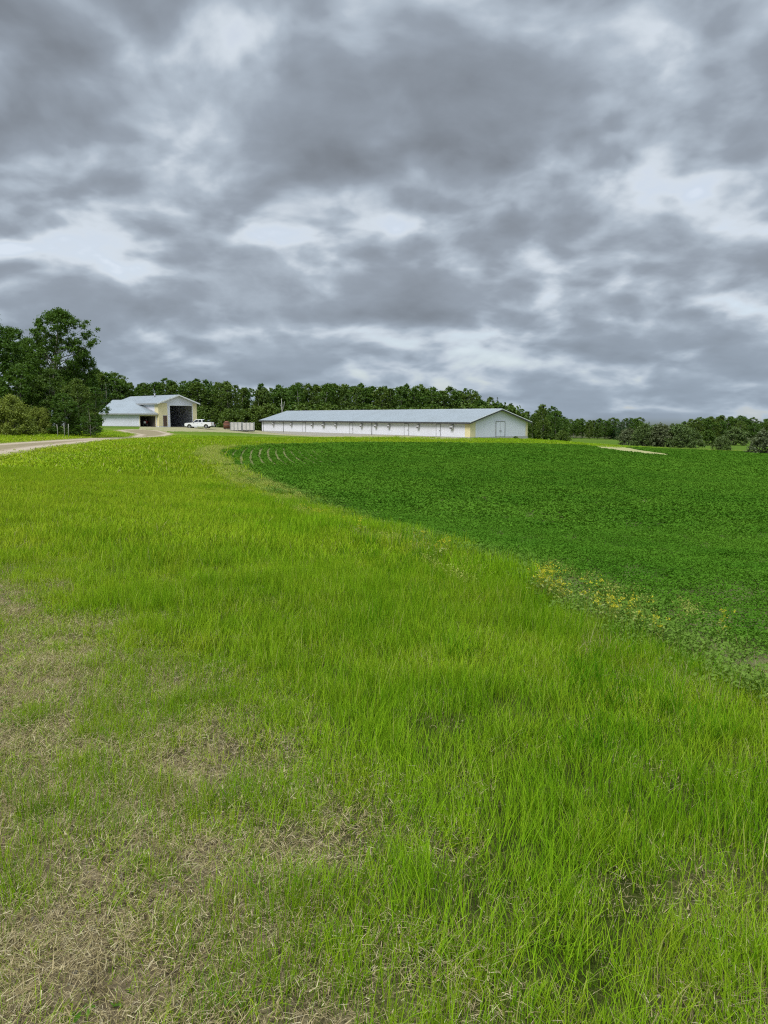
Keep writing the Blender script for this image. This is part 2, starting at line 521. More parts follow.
def scatter(name, meshes, pts, scale, tint, zs=None, lean=.08, material=None, zoff=0.0):
    """one object: clumps instanced on the points"""
    n = len(pts)
    z = H(pts[:, 0], pts[:, 1]) + zoff
    me = bpy.data.meshes.new(name + '_points')
    me.vertices.add(n); me.vertices.foreach_set('co', np.stack([pts[:, 0], pts[:, 1], z], -1).astype(np.float32).ravel())
    rot = np.stack([rng.normal(0, lean, n), rng.normal(0, lean, n), rng.uniform(0, 6.283, n)], -1)
    sc = np.stack([scale, scale, scale if zs is None else scale * zs], -1)
    for nm, arr in (('rot', rot), ('scl', sc)):
        a = me.attributes.new(nm, 'FLOAT_VECTOR', 'POINT'); a.data.foreach_set('vector', arr.astype(np.float32).ravel())
    a = me.attributes.new('tint', 'FLOAT', 'POINT'); a.data.foreach_set('value', np.asarray(tint, np.float32))
    a = me.attributes.new('pick', 'INT', 'POINT'); a.data.foreach_set('value', rng.integers(0, len(meshes), n).astype(np.int32))
    col = bpy.data.collections.new(name + '_clumps')
    for g in meshes:
        gm = np_mesh(name + '_clump', g[0], g[1], material, {'t': g[2], 'r': g[3]})
        col.objects.link(bpy.data.objects.new(name + '_clump', gm))
    o = link(name, me)
    ng = bpy.data.node_groups.new(name, 'GeometryNodeTree')
    ng.interface.new_socket('Geometry', in_out='INPUT', socket_type='NodeSocketGeometry')
    ng.interface.new_socket('Geometry', in_out='OUTPUT', socket_type='NodeSocketGeometry')
    N = ng.nodes; Lk = ng.links
    gi = N.new('NodeGroupInput'); go = N.new('NodeGroupOutput')
    ci = N.new('GeometryNodeCollectionInfo'); ci.inputs['Collection'].default_value = col
    ci.inputs['Separate Children'].default_value = True; ci.inputs['Reset Children'].default_value = True
    ip = N.new('GeometryNodeInstanceOnPoints'); ip.inputs['Pick Instance'].default_value = True

    def na(nm, ty):
        a_ = N.new('GeometryNodeInputNamedAttribute'); a_.data_type = ty; a_.inputs['Name'].default_value = nm
        return a_.outputs['Attribute']
    er = N.new('FunctionNodeEulerToRotation')
    Lk.new(na('rot', 'FLOAT_VECTOR'), er.inputs[0])
    Lk.new(gi.outputs[0], ip.inputs['Points']); Lk.new(ci.outputs[0], ip.inputs['Instance'])
    Lk.new(na('pick', 'INT'), ip.inputs['Instance Index']); Lk.new(er.outputs[0], ip.inputs['Rotation'])
    Lk.new(na('scl', 'FLOAT_VECTOR'), ip.inputs['Scale']); Lk.new(ip.outputs[0], go.inputs[0])
    md = o.modifiers.new('scatter', 'NODES'); md.node_group = ng
    o.data.materials.append(material)
    return tag(o, kind='stuff')


def m_grass(t):
    p = wpos(t)
    tt, rr, ti = attr(t, 't'), attr(t, 'r'), attr(t, 'tint', 'INSTANCER')
    n = t.noise(p, .5, 3, .6)
    g = t.mix(t.rng(n, .35, .65), (.082, .230, .005), (.178, .350, .012))          # blade greens
    g = t.mix(t.m('MULTIPLY', rr, .5), g, (.29, .43, .018))
    g = t.mix(t.m('MULTIPLY', t.rng(rr, .35, .0), .55), g, (.05, .15, .004))
    g = t.mix(t.m('MULTIPLY', ti, .75), g, (.31, .36, .024))                        # yellower plants
    dead = t.rng(rr, .93, .97)
    g = t.mix(t.m('MULTIPLY', dead, t.m('MULTIPLY_ADD', ti, .8, .25)), g, (.42, .35, .17))
    return leafy(t, g, .22, 0)


def m_straw(t):
    rr, ti = attr(t, 'r'), attr(t, 'tint', 'INSTANCER')
    g = t.ramp(rr, [(0, (.11, .08, .04)), (.4, (.30, .235, .12)), (.8, (.46, .375, .21)), (1, (.58, .51, .34))])
    g = t.mix(t.m('MULTIPLY', ti, .5), g, (.26, .27, .07))
    return leafy(t, g, .2, 0)


def m_crop(t):
    p = wpos(t)
    tt, rr, ti = attr(t, 't'), attr(t, 'r'), attr(t, 'tint', 'INSTANCER')
    n = t.m('MULTIPLY_ADD', t.noise(p, .06, 3, .6), .5, t.m('MULTIPLY', t.noise(p, .5, 3, .6), .5))
    g = t.mix(t.rng(n, .38, .62), (.044, .130, .010), (.080, .185, .016))
    g = t.mix(t.m('MULTIPLY', rr, .38), g, (.10, .235, .022))
    g = t.mix(ti, g, (.17, .25, .05))
    return leafy(t, g, .28, 0)


M_GRASS = mat('grass_blade', m_grass); M_STRAW = mat('dry_straw', m_straw); M_CROP = mat('crop_leaf', m_crop)


def m_edge(t):
    rr, ti = attr(t, 'r'), attr(t, 'tint', 'INSTANCER')
    g = t.mix(ti, (.17, .28, .04), (.42, .42, .09))
    return leafy(t, t.mix(t.m('MULTIPLY', rr, .5), g, (.42, .46, .14)), .3, 0)


M_EDGE = mat('edge_weed_leaf', m_edge)

M_TALL = mat('tall_blade', lambda t: leafy(t, t.mix(attr(t, 'r'), (.045, .15, .004), (.11, .25, .008)), .28, 0))
M_CLOD = mat('soil_crumb', lambda t: pbsdf(t, t.mix(attr(t, 'tint', 'INSTANCER'), (.06, .05, .038), (.24, .21, .16)), .95, 0, None, .1))
DETAIL = 1.0
# --- tall verge grass, near: every blade modelled
lush = [blades(52, .12, .07, .20, .0024, .0046, .22, .75) for _ in range(7)]
pt = scatter_pts(1.15, 9, lambda y: (105 if y < 3.5 else 135) * DETAIL)
dr = dryness(pt[:, 0], pt[:, 1]); fd = field_d(pt[:, 0], pt[:, 1])
cl = fbm(pt[:, 0] * 1.4, pt[:, 1] * 1.4, 61)
keep = (rng.uniform(0, 1, len(pt)) > np.clip(dr * 1.25, 0, 1)) & (fd < .12)
pt, dr, cl = pt[keep], dr[keep], cl[keep]
hs = (.45 + .85 * cl) * (.8 + .4 * rng.uniform(0, 1, len(cl))) * (1 - .5 * dr) * smooth(.6, 4.5, pt[:, 1] + 1.2)
scatter('verge_grass', lush, pt, rng.uniform(.8, 1.15, len(pt)), np.clip(.25 - .22 * smooth(6, 2.5, pt[:, 1]) + dr * .6 - .6 * (cl - .5) + rng.normal(0, .22, len(pt)), 0, 1), hs / .9, .10, M_GRASS)

# --- middle and far verge: wider tufts
mid = [blades(46, .24, .10, .24, .006, .011, .24, .7) for _ in range(6)]
pt = scatter_pts(8.2, 30, lambda y: 42 * DETAIL)
keep = (field_d(pt[:, 0], pt[:, 1]) < .25) & (rng.uniform(0, 1, len(pt)) > dryness(pt[:, 0], pt[:, 1]) * .8); pt = pt[keep]
fd = field_d(pt[:, 0], pt[:, 1]); cl = fbm(pt[:, 0] * .7, pt[:, 1] * .7, 62); dr = dryness(pt[:, 0], pt[:, 1])
hs = (.35 + .85 * cl) * (.75 + .5 * rng.uniform(0, 1, len(cl))) + .35 * smooth(-2.5, -.2, fd) * (cl > .45)
ti = np.clip(.32 + .25 * smooth(3, -8, pt[:, 0]) + .5 * dr - .55 * smooth(.5, .62, cl) * smooth(-4, -.5, fd) + rng.normal(0, .22, len(pt)), 0, 1)
scatter('verge_grass', mid, pt, rng.uniform(.8, 1.2, len(pt)), ti, hs, .1, M_GRASS)

far = [blades(40, .8, .13, .30, .028, .05, .25, .6) for _ in range(5)]
pt = scatter_pts(29, 125, lambda y: 6.5 * DETAIL * (30 / y) ** .5)
x, y = pt.T
keep = (field_d(x, y) < .4) & ~inside(ROAD, x, y) & ~(inside(YARD, x, y) & (rng.uniform(0, 1, len(pt)) > .25)) & ~(inside(SAND, x, y) & (rng.uniform(0, 1, len(pt)) > .3))
pt = pt[keep]; x, y = pt.T
cl = fbm(x * .25, y * .25, 63); fd = field_d(x, y)
hs = .45 + .7 * cl * smooth(140, 40, y)
roadd = smooth(2.5, 0, dist_line(ROAD, x, y))
ti = np.clip(.45 + .35 * roadd + .35 * smooth(.5, .7, cl) - .2 * smooth(85, 120, y) + rng.normal(0, .14, len(pt)), 0, 1)
scatter('verge_grass', far, pt, rng.uniform(.8, 1.25, len(pt)), ti, hs * (1 - .62 * smooth(9, 1, dist_line(ROAD, x, y))), .1, M_GRASS)

# --- worn foreground: short green tufts, straw litter and low broad leaves
short = [blades(26, .06, .03, .12, .0018, .0036, .28, .8) for _ in range(6)]
pt = scatter_pts(1.0, 16, lambda y: (300 if y < 6 else 150) * DETAIL)
dr = dryness(pt[:, 0], pt[:, 1]); cl = fbm(pt[:, 0] * 2.3, pt[:, 1] * 2.3, 65)
keep = (dr > .12) & (rng.uniform(0, 1, len(pt)) < smooth(.22, .55, cl) * .65 + .35); pt, dr, cl = pt[keep], dr[keep], cl[keep]
scatter('short_grass', short, pt, rng.uniform(.7, 1.25, len(pt)), np.clip(.42 + rng.normal(0, .25, len(pt)) + .5 * (.55 - cl), 0, 1), .55 + .9 * smooth(.45, .72, cl), .12, M_GRASS)

straw = [blades(40, .12, .02, .08, .0006, .0014, .3, .5, 3, True) for _ in range(6)]
pt = scatter_pts(1.0, 17, lambda y: (140 if y < 5 else 90) * DETAIL)
dr = dryness(pt[:, 0], pt[:, 1]); cl = fbm(pt[:, 0] * 1.7 + 3, pt[:, 1] * 1.7, 66)
keep = rng.uniform(0, 1, len(pt)) < np.clip(dr * (.1 + 1.4 * smooth(.35, .7, cl)) + .05, 0, 1); pt = pt[keep]
scatter('straw_litter', straw, pt, rng.uniform(.8, 1.3, len(pt)), rng.uniform(0, .6, len(pt)), None, .08, M_STRAW)

thatch = [blades(80, .14, .008, .04, .0009, .0028, .3, .6, 2, True) for _ in range(6)]
pt = scatter_pts(1.0, 14, lambda y: 170 if y < 6 else 90)
keep = rng.uniform(0, 1, len(pt)) < np.clip(dryness(pt[:, 0], pt[:, 1]) * 1.1 + .03, 0, 1); pt = pt[keep]
scatter('straw_litter', thatch, pt, rng.uniform(.8, 1.3, len(pt)), rng.uniform(0, .5, len(pt)), None, .06, M_STRAW)

stand = [blades(16, .10, .04, .13, .0009, .0019, .5, .9) for _ in range(4)]
pt = scatter_pts(1.0, 17, lambda y: 60 * DETAIL)
dr = dryness(pt[:, 0], pt[:, 1])
keep = rng.uniform(0, 1, len(pt)) < np.clip(dr * .8 + .12, 0, 1); pt = pt[keep]
scatter('straw_litter', stand, pt, rng.uniform(.7, 1.3, len(pt)), rng.uniform(.2, 1, len(pt)), None, .15, M_STRAW)

low = [leaflets(10, .045, .006, .03, .016, .04, .38, .45) for _ in range(4)]
pt = scatter_pts(1.0, 8, lambda y: 12 * DETAIL)
dr = dryness(pt[:, 0], pt[:, 1]); keep = rng.uniform(0, 1, len(pt)) < dr * .8; pt = pt[keep]
scatter('low_weeds', low, pt, rng.uniform(.7, 1.3, len(pt)), rng.uniform(.1, .55, len(pt)), None, .1, M_CROP)

# --- the crop: planted in rows that follow the edge of the field
EDGE = FIELD[:22]
EDGE_L = FIELD[6:14]


def rows(pt, sp, jit, EDGE=EDGE):
    e = .3
    v = dist_line(EDGE, pt[:, 0], pt[:, 1])
    gx = (dist_line(EDGE, pt[:, 0] + e, pt[:, 1]) - v) / e; gy = (dist_line(EDGE, pt[:, 0], pt[:, 1] + e) - v) / e
    sh = np.round(v / sp) * sp - v + rng.normal(0, jit, len(pt))
    return pt + np.stack([gx, gy], -1) * sh[:, None]


def thin(pt):
    """where the stand is younger and the rows still show"""
    x, y = pt.T
    return smooth(37, 41, y) * smooth(80, 68, y) * smooth(24, 5, dist_line(EDGE_L, x, y))


def in_field(pt, m=0.0): return pt[(field_d(pt[:, 0], pt[:, 1]) > m) & ~inside(SAND, pt[:, 0], pt[:, 1])]


c_near = [leaflets(140, .19, .03, .17, .018, .036) for _ in range(6)]
pt = in_field(scatter_pts(1.6, 24, lambda y: 30 * DETAIL), -.15); pt = pt[rng.uniform(0, 1, len(pt)) > smooth(15, 24, pt[:, 1])]
fd = field_d(pt[:, 0], pt[:, 1])
edge = np.clip(smooth(1.3, -.1, fd) + rng.normal(0, .12, len(pt)) * smooth(2, 0, fd), 0, 1)
scatter('crop_plants', c_near, pt, rng.uniform(.75, 1.2, len(pt)), edge * .75, .8 + .5 * fbm(pt[:, 0] * .8, pt[:, 1] * .8, 71), .12, M_CROP)
c_mid = [leaflets(80, .28, .03, .19, .05, .09) for _ in range(6)]
pt = rows(in_field(scatter_pts(15, 52, lambda y: 15 * DETAIL), .1), .66, .10); pt = pt[rng.uniform(0, 1, len(pt)) < smooth(15, 24, pt[:, 1])]; pt = pt[rng.uniform(0, 1, len(pt)) > thin(pt)]
fd = field_d(pt[:, 0], pt[:, 1])
scatter('crop_plants', c_mid, pt, rng.uniform(.8, 1.15, len(pt)), np.clip(.5 * smooth(1.6, 0, fd) + .08 * rng.uniform(0, 1, len(pt)), 0, 1), None, .12, M_CROP)
c_far = [leaflets(64, .42, .03, .22, .09, .17) for _ in range(5)]
pt = rows(in_field(scatter_pts(51, 120, lambda y: 6.5 * DETAIL * (50 / y) ** .4), .1), .66, .07); pt = pt[rng.uniform(0, 1, len(pt)) > thin(pt)]
fd = field_d(pt[:, 0], pt[:, 1])
scatter('crop_plants', c_far, pt, rng.uniform(.8, 1.2, len(pt)), np.clip(.4 * smooth(2.5, 0, fd) + .08 * rng.uniform(0, 1, len(pt)), 0, 1), None, .1, M_CROP)

c_row = [leaflets(44, .13, .02, .12, .04, .075) for _ in range(4)]
pt = in_field(scatter_pts(36, 81, lambda y: 15 * DETAIL), .1)
pt = pt[rng.uniform(0, 1, len(pt)) < thin(pt)]; u = pt[:, 0] + .20 * pt[:, 1] - .002 * (pt[:, 1] - 45) ** 2
pt[:, 0] += np.round(u / .62) * .62 - u + rng.normal(0, .05, len(pt))
scatter('crop_plants', c_row, pt, rng.uniform(1.05, 1.6, len(pt)), .1 * rng.uniform(0, 1, len(pt)), None, .1, M_CROP)

# --- ragged strip along the edge of the field: yellowing weeds, dead stalks
def along_edge(y0, y1, n, off0, off1):
    i = rng.uniform(0, 1, n); seg = FIELD[:18]
    L = np.concatenate([[0], np.cumsum(np.hypot(*(seg[1:] - seg[:-1]).T))])
    s = i * L[-1]; x = np.interp(s, L, seg[:, 0]); y = np.interp(s, L, seg[:, 1])
    x2 = np.interp(s + .1, L, seg[:, 0]); y2 = np.interp(s + .1, L, seg[:, 1])
    t = np.stack([x2 - x, y2 - y], -1) / .1; nrm = np.stack([t[:, 1], -t[:, 0]], -1)
    p = np.stack([x, y], -1) + nrm * rng.uniform(off0, off1, n)[:, None]
    return p[(p[:, 1] > y0) & (p[:, 1] < y1)]


wl = [join(leaflets(60, .13, .04, .22, .016, .036, .45, .9), blades(16, .10, .1, .3, .002, .004, .3, .5)) for _ in range(4)]
pt = np.concatenate([along_edge(4.5, 66, 5200, -.9, .6), along_edge(2.5, 10, 4800, -.2, 1.3)])
pt = pt[fbm(pt[:, 0] * .6, pt[:, 1] * .35, 81) > np.where(pt[:, 1] > 13, .36, .46)]
far_ = smooth(14, 45, pt[:, 1])
scatter('edge_weeds', wl, pt, rng.uniform(.5, 1.0, len(pt)) * (1 + .8 * far_), np.clip(rng.normal(.55, .3, len(pt)), 0, 1), None, .15, M_EDGE)
ds = [blades(50, .25, .06, .26, .0014, .003, 1.0, .8) for _ in range(4)]
pt = along_edge(4.5, 66, 3200, -.8, .5)
k = smooth(.46, .62, fbm(pt[:, 0] * .5 + 9, pt[:, 1] * .3, 84)); pt = pt[rng.uniform(0, 1, len(pt)) < np.maximum(k, (pt[:, 1] < 7.2) * .6)]
scatter('dead_stalks', ds, pt, rng.uniform(.6, 1.1, len(pt)), rng.uniform(0, .5, len(pt)), None, .2, M_STRAW)

# --- darker tall tufts that stand above the verge, mostly towards the crop
tall = [blades(40, .13, .16, .36, .004, .008, .28, .9) for _ in range(5)]
pt = scatter_pts(2.2, 32, lambda y: 14 if y < 12 else 10)
fd = field_d(pt[:, 0], pt[:, 1]); k = smooth(.46, .60, fbm(pt[:, 0] * .45, pt[:, 1] * .45, 91)) * smooth(-2.4, -.4, fd)
keep = (fd < .1) & (rng.uniform(0, 1, len(pt)) < np.maximum(k, .02)) & (dryness(pt[:, 0], pt[:, 1]) < .25); pt = pt[keep]
scatter('tall_grass', tall, pt, rng.uniform(.6, 1.1, len(pt)), rng.uniform(0, .2, len(pt)), None, .1, M_TALL)


# --- crumbs of earth in the worn ground
def clod(rg):
    v = np.array([(1, 0, 0), (-1, 0, 0), (0, 1, 0), (0, -1, 0), (0, 0, 1), (0, 0, -1)], float) * rg.uniform(.5, 1.1, (6, 1)) + rg.normal(0, .15, (6, 3))
    f = np.array([(0, 2, 4, 4), (2, 1, 4, 4), (1, 3, 4, 4), (3, 0, 4, 4), (2, 0, 5, 5), (1, 2, 5, 5), (3, 1, 5, 5), (0, 3, 5, 5)])
    return v * .012, f[:, :3], np.zeros(6), np.full(6, rg.uniform())


pt = scatter_pts(1.0, 9, lambda y: 320 if y < 4 else 140)
keep = rng.uniform(0, 1, len(pt)) < dryness(pt[:, 0], pt[:, 1]) * smooth(.35, .6, fbm(pt[:, 0] * 2, pt[:, 1] * 2, 95)); pt = pt[keep]
scatter('soil_crumbs', [clod(rng) for _ in range(6)], pt, rng.uniform(.25, 1.1, len(pt)) ** 1.5, rng.uniform(0, 1, len(pt)), None, .5, M_CLOD)

# ------------------------------------------------------------------ building helpers
class MB:
    """collects boxes, prisms and tubes; build() links them as one mesh object"""

    def __init__(s): s.v = []; s.f = []; s.sm = []

    def add(s, vs_, fs, sm=False):
        o = len(s.v); s.v += [tuple(v) for v in vs_]; s.f += [tuple(i + o for i in f) for f in fs]; s.sm += [sm] * len(fs); return s

    def box(s, x0, x1, y0, y1, z0, z1):
        return s.add([(x0, y0, z0), (x1, y0, z0), (x1, y1, z0), (x0, y1, z0), (x0, y0, z1), (x1, y0, z1), (x1, y1, z1), (x0, y1, z1)],
                     [(0, 3, 2, 1), (4, 5, 6, 7), (0, 1, 5, 4), (1, 2, 6, 5), (2, 3, 7, 6), (3, 0, 4, 7)])

    def prism(s, poly, d):
        """poly: 3-D points in one plane, pushed along d"""
        n = len(poly); d = Vector(d); a = [Vector(p) for p in poly]; b = [p + d for p in a]
        return s.add(a + b, [tuple(range(n))[::-1], tuple(range(n, 2 * n))] + [(i, (i + 1) % n, n + (i + 1) % n, n + i) for i in range(n)])

    def tube(s, pts, rad, sides=8, cap=True):
        pts = [Vector(p) for p in pts]; rad = rad if isinstance(rad, (list, tuple, np.ndarray)) else [rad] * len(pts)
        vs_ = []; fs = []
        for i, p in enumerate(pts):
            t = (pts[min(i + 1, len(pts) - 1)] - pts[max(i - 1, 0)]).normalized()
            a = t.cross(Vector((0, 0, 1)) if abs(t.z) < .9 else Vector((1, 0, 0))).normalized(); b = t.cross(a)
            for k in range(sides):
                an = 2 * math.pi * k / sides; vs_.append(p + (a * math.cos(an) + b * math.sin(an)) * rad[i])
        for i in range(len(pts) - 1):
            for k in range(sides):
                k2 = (k + 1) % sides; fs.append((i * sides + k, i * sides + k2, (i + 1) * sides + k2, (i + 1) * sides + k))
        s.add(vs_, fs, True)
        if cap:
            o = len(s.v) - len(vs_)
            s.f += [tuple(o + k for k in range(sides))[::-1], tuple(o + (len(pts) - 1) * sides + k for k in range(sides))]; s.sm += [False, False]
        return s

    def build(s, name, m, parent=None, loc=None, bevel=0.0, recalc=True):
        me = bpy.data.meshes.new(name); me.from_pydata(s.v, [], s.f)
        me.polygons.foreach_set('use_smooth', s.sm)
        me.materials.append(m)
        if recalc or bevel:
            bm = bmesh.new(); bm.from_mesh(me)
            bmesh.ops.recalc_face_normals(bm, faces=bm.faces)
            if bevel: bmesh.ops.bevel(bm, geom=list(bm.edges), offset=bevel, segments=2, affect='EDGES', clamp_overlap=True)
            bm.to_mesh(me); bm.free()
        return link(name, me, parent, loc)


def m_metal_sheet(col, ribs, axis, rough=.45, metal=.0, dirt=.25, scale=.3):
    """ribbed sheet: ribs run across AXIS of the object, weathered"""
    def fn(t):
        oc = t.n('ShaderNodeTexCoord').outputs['Object']
        xyz = t.n('ShaderNodeSeparateXYZ', {0: oc}).outputs
        w = t.m('PINGPONG', xyz[axis], ribs * .5)
        rib = t.rng(w, ribs * .34, ribs * .46)
        n1 = t.noise(oc, scale, 4, .6); n2 = t.noise(t.vm('MULTIPLY', oc, (3.0, 3.0, .25)), 1.0, 4, .6)
        panel = t.n('ShaderNodeTexWhiteNoise', {1: t.m('FLOOR', t.m('DIVIDE', xyz[axis], .92))}, noise_dimensions='1D').outputs[0]
        c = t.mix(t.m('MULTIPLY', t.rng(n1, .4, .75), dirt), col, tuple(k * f for k, f in zip(col, (.66, .64, .58))))
        c = t.mix(t.m('MULTIPLY', t.rng(n2, .5, .8), dirt), c, tuple(k * f for k, f in zip(col, (.62, .56, .45))))
        c = t.mix(t.m('MULTIPLY', panel, .12), c, tuple(k * .72 for k in col))
        return pbsdf(t, c, rough, metal, bump(t, rib, .006), .3)
    return fn


def m_plain(col, rough=.6, metal=0.0, var=.15, spec=.5, sc=6.0):
    def fn(t):
        oc = t.n('ShaderNodeTexCoord').outputs['Object']
        n = t.noise(oc, sc, 4, .6)
        return pbsdf(t, t.mix(t.m('MULTIPLY', t.rng(n, .35, .75), var), col, tuple(k * .55 for k in col)), rough, metal, None, spec)
    return fn


M = {k: mat(k, f) for k, f in {
    'white_wall': m_metal_sheet((.72, .73, .82), .23, 0, .45, 0, .2), 'white_gable': m_metal_sheet((.74, .745, .84), .23, 1, .45, 0, .2), 'steel_roof': m_metal_sheet((.235, .27, .29), .23, 0, .4, .0, .3),
    'steel_roof_side': m_metal_sheet((.265, .30, .325), .23, 1, .4, .25, .3),
    'cream': m_metal_sheet((.74, .66, .40), .23, 0), 'dark_trim': m_plain((.05, .05, .055)), 'hood_grey': m_plain((.40, .40, .40), .6), 'white_trim': m_plain((.72, .73, .74), .5), 'concrete': m_plain((.42, .41, .38), .9, 0, .4),
    'brown_door': m_plain((.09, .05, .03), .6), 'fan_dark': m_plain((.11, .105, .10), .7), 'galv': m_plain((.42, .44, .46), .4, .6), 'grey_trim': m_plain((.30, .305, .31), .6),
    'truck_paint': m_plain((.78, .79, .80), .25, 0, .08), 'rubber': m_plain((.025, .025, .027), .85), 'rim': m_plain((.45, .46, .48), .3, .8), 'car_glass': m_plain((.018, .022, .026), .08, 0, 0, .8),
    'chrome': m_plain((.5, .5, .5), .2, .9), 'lamp_red': m_plain((.35, .02, .015), .3), 'lamp_clear': m_plain((.7, .7, .68), .15), 'black_plastic': m_plain((.03, .03, .032), .6),
    'rust': m_plain((.17, .075, .045), .85, 0, .6, .2, 3.0), 'pale_wood': m_plain((.62, .60, .57), .85, 0, .55, .2, 2.0), 'tractor_red': m_plain((.34, .035, .025), .4), 'dark_wood': m_plain((.10, .085, .07), .9),
    'stake': m_plain((.38, .37, .32), .8), 'floor_dirt': m_plain((.10, .09, .08), .95)}.items()}

# ------------------------------------------------------------------ the long barn
A = Vector(at(470, 438.5, 125)); B = Vector(at(262, 431.5, 182))
zb = (A.z + B.z) / 2
ax = Vector((A.x - B.x, A.y - B.y)); BL = ax.length; ax.normalize()
BW, EH, RH = 14.4, 2.75, 4.85
barn = empty('long_barn', (B.x, B.y, zb), math.atan2(ax.y, ax.x))
tag(barn, 'very long low white barn with pale steel gable roof behind the crop field', 'barn')
nv = Vector((-ax.y, ax.x))


def barn_u(px):
    """distance along the long wall seen at a column of the photo"""
    k = (px - 384) / F / (cp + (512 - 430) / F * sp)
    return (k * B.y - B.x) / (ax.x - k * ax.y)


def gable_u(px):
    k = (px - 384) / F / (cp + (512 - 430) / F * sp)
    return (k * A.y - A.x) / (nv.x - k * nv.y)


b = MB(); b.prism([(0, 0, -.8), (BL, 0, -.8), (BL, 0, EH), (0, 0, EH)], (0, .15, 0)); b.prism([(0, BW - .15, -.8), (BL, BW - .15, -.8), (BL, BW - .15, EH), (0, BW - .15, EH)], (0, .15, 0))
b.build('wall', M['white_wall'], barn)
g = MB()
for x0 in (.004, BL - .154):
    g = MB(); g.prism([(x0, .154, -.8), (x0, BW - .154, -.8), (x0, BW - .154, EH), (x0, BW / 2, RH), (x0, .154, EH)], (.15, 0, 0)); g.build('gable_wall', M['white_gable'], barn)
sl_ = (RH - EH) / (BW / 2); ov = .55
r = MB()
for s_ in (0, 1):
    e0 = (-.45, -ov, EH - ov * sl_ + .06); e1 = (BL + .45, -ov, EH - ov * sl_ + .06); t1 = (BL + .45, BW / 2, RH + .06); t0 = (-.45, BW / 2, RH + .06)
    q = [e0, e1, t1, t0]
    if s_: q = [(x, BW - y, z) for x, y, z in q]
    r.prism(q, (0, 0, .10))
roof = r.build('roof', M['steel_roof'], barn)
rc = MB(); rc.prism([(-.47, BW / 2 - .3, RH + .075), (-.47, BW / 2, RH + .175), (-.47, BW / 2 + .3, RH + .075), (-.47, BW / 2, RH + .20)], (BL + .94, 0, 0)); rc.build('ridge_cap', M['galv'], roof)
fa = MB(); fa.box(-.44, BL + .44, -ov - .05, -ov - .003, EH - ov * sl_ - .16, EH - ov * sl_ + .10); fa.build('fascia', M['dark_trim'], roof)
bg_ = MB()
for s_ in (0, 1):
    q = [(BL + .453, -ov, EH - ov * sl_ - .17), (BL + .453, -ov, EH - ov * sl_ + .12), (BL + .453, BW / 2, RH + .12), (BL + .453, BW / 2, RH - .17)]
    if s_: q = [(x, BW - y, z) for x, y, z in q]
    bg_.prism(q, (.05, 0, 0))
bg_.build('barge_board', M['dark_trim'], roof)
bw2 = MB()
for s_ in (0, 1):
    q = [(BL + .506, -ov - .02, EH - ov * sl_ + .05), (BL + .506, -ov - .02, EH - ov * sl_ + .17), (BL + .506, BW / 2, RH + .17), (BL + .506, BW / 2, RH + .05)]
    if s_: q = [(x, BW - y, z) for x, y, z in q]
    bw2.prism(q, (.03, 0, 0))
bw2.build('roof_edge_flashing', M['white_trim'], roof)
fd_ = MB(); fd_.box(-.03, BL + .03, -.03, -.003, -.8, .22); fd_.box(BL + .003, BL + .03, 0, BW + .03, -.8, .22); fd_.build('foundation', M['concrete'], barn)
for q in ([(BL - 1.25, -.012, .225), (BL + .012, -.012, .225), (BL + .012, -.012, EH - .05), (BL - 1.25, -.012, EH - .05)],):
    c_ = MB(); c_.box(BL - 1.25, BL + .012, -.012, -.003, .225, EH - .14); c_.build('corner_panel', M['cream'], barn)
gu = gable_u(475.5)
c_ = MB(); c_.prism([(BL + .003, 0, .225), (BL + .003, gu, .225), (BL + .003, gu, EH + gu * sl_ - .25), (BL + .003, 0, EH - .25)], (.010, 0, 0)); c_.build('corner_panel', M['cream'], barn)
c_ = MB(); c_.box(BL + .003, BL + .013, BW - .55, BW, .225, EH - .1); c_.build('corner_panel', M['cream'], barn)


def wall_door(x0, x1, z1, w=.10):
    d = MB(); d.box(x0, x1, -.045, -.003, .23, z1); d = d.build('door', M['white_wall'], barn)
    f_ = MB(); f_.box(x0 - w, x0 - .003, -.07, -.003, .23, z1); f_.box(x1 + .003, x1 + w, -.07, -.003, .23, z1); f_.box(x0 - w, x1 + w, -.07, -.003, z1 + .003, z1 + w); f_.build('frame', M['grey_trim'], d)
    h_ = MB(); h_.box(x1 - .2, x1 - .1, -.09, -.048, 1.1, 1.28); h_.build('handle', M['dark_trim'], d)


for p0, p1 in ((303, 305.6), (349.8, 352.8), (404.6, 408.6), (436.5, 440.4)):
    wall_door(barn_u(p0), barn_u(p1), 2.28)
for p in (263.5, 283.6, 372):
    s_ = MB(); u_ = barn_u(p); s_.tube([(u_, -.09, .1), (u_, -.09, EH - .3)], .055, 6); s_.build('downpipe', M['grey_trim'], barn)
for i, p in enumerate((274, 292, 313, 324, 336.5, 362, 376.5, 389.6, 419, 452.5)):
    u_ = barn_u(p); z0, hw = 1.58, .36 if i in (3, 9) else .27
    h_ = MB(); h_.prism([(u_ - hw, -.003, z0), (u_ - hw, -.003, z0 + .72), (u_ - hw, -.22, z0 + .66), (u_ - hw, -.42, z0 + .30), (u_ - hw, -.40, z0)], (2 * hw, 0, 0))
    h_ = h_.build('fan_hood', M['hood_grey'], barn)
    l_ = MB(); l_.box(u_ - hw + .06, u_ + hw - .06, -.425, -.30, z0 - .012, z0 + .22)
    for k in range(3): l_.box(u_ - hw + .04, u_ + hw - .04, -.44, -.41, z0 + .02 + k * .08, z0 + .05 + k * .08)
    l_.build('louvre', M['fan_dark'], h_)
g0, g1 = gable_u(496), gable_u(504.4)
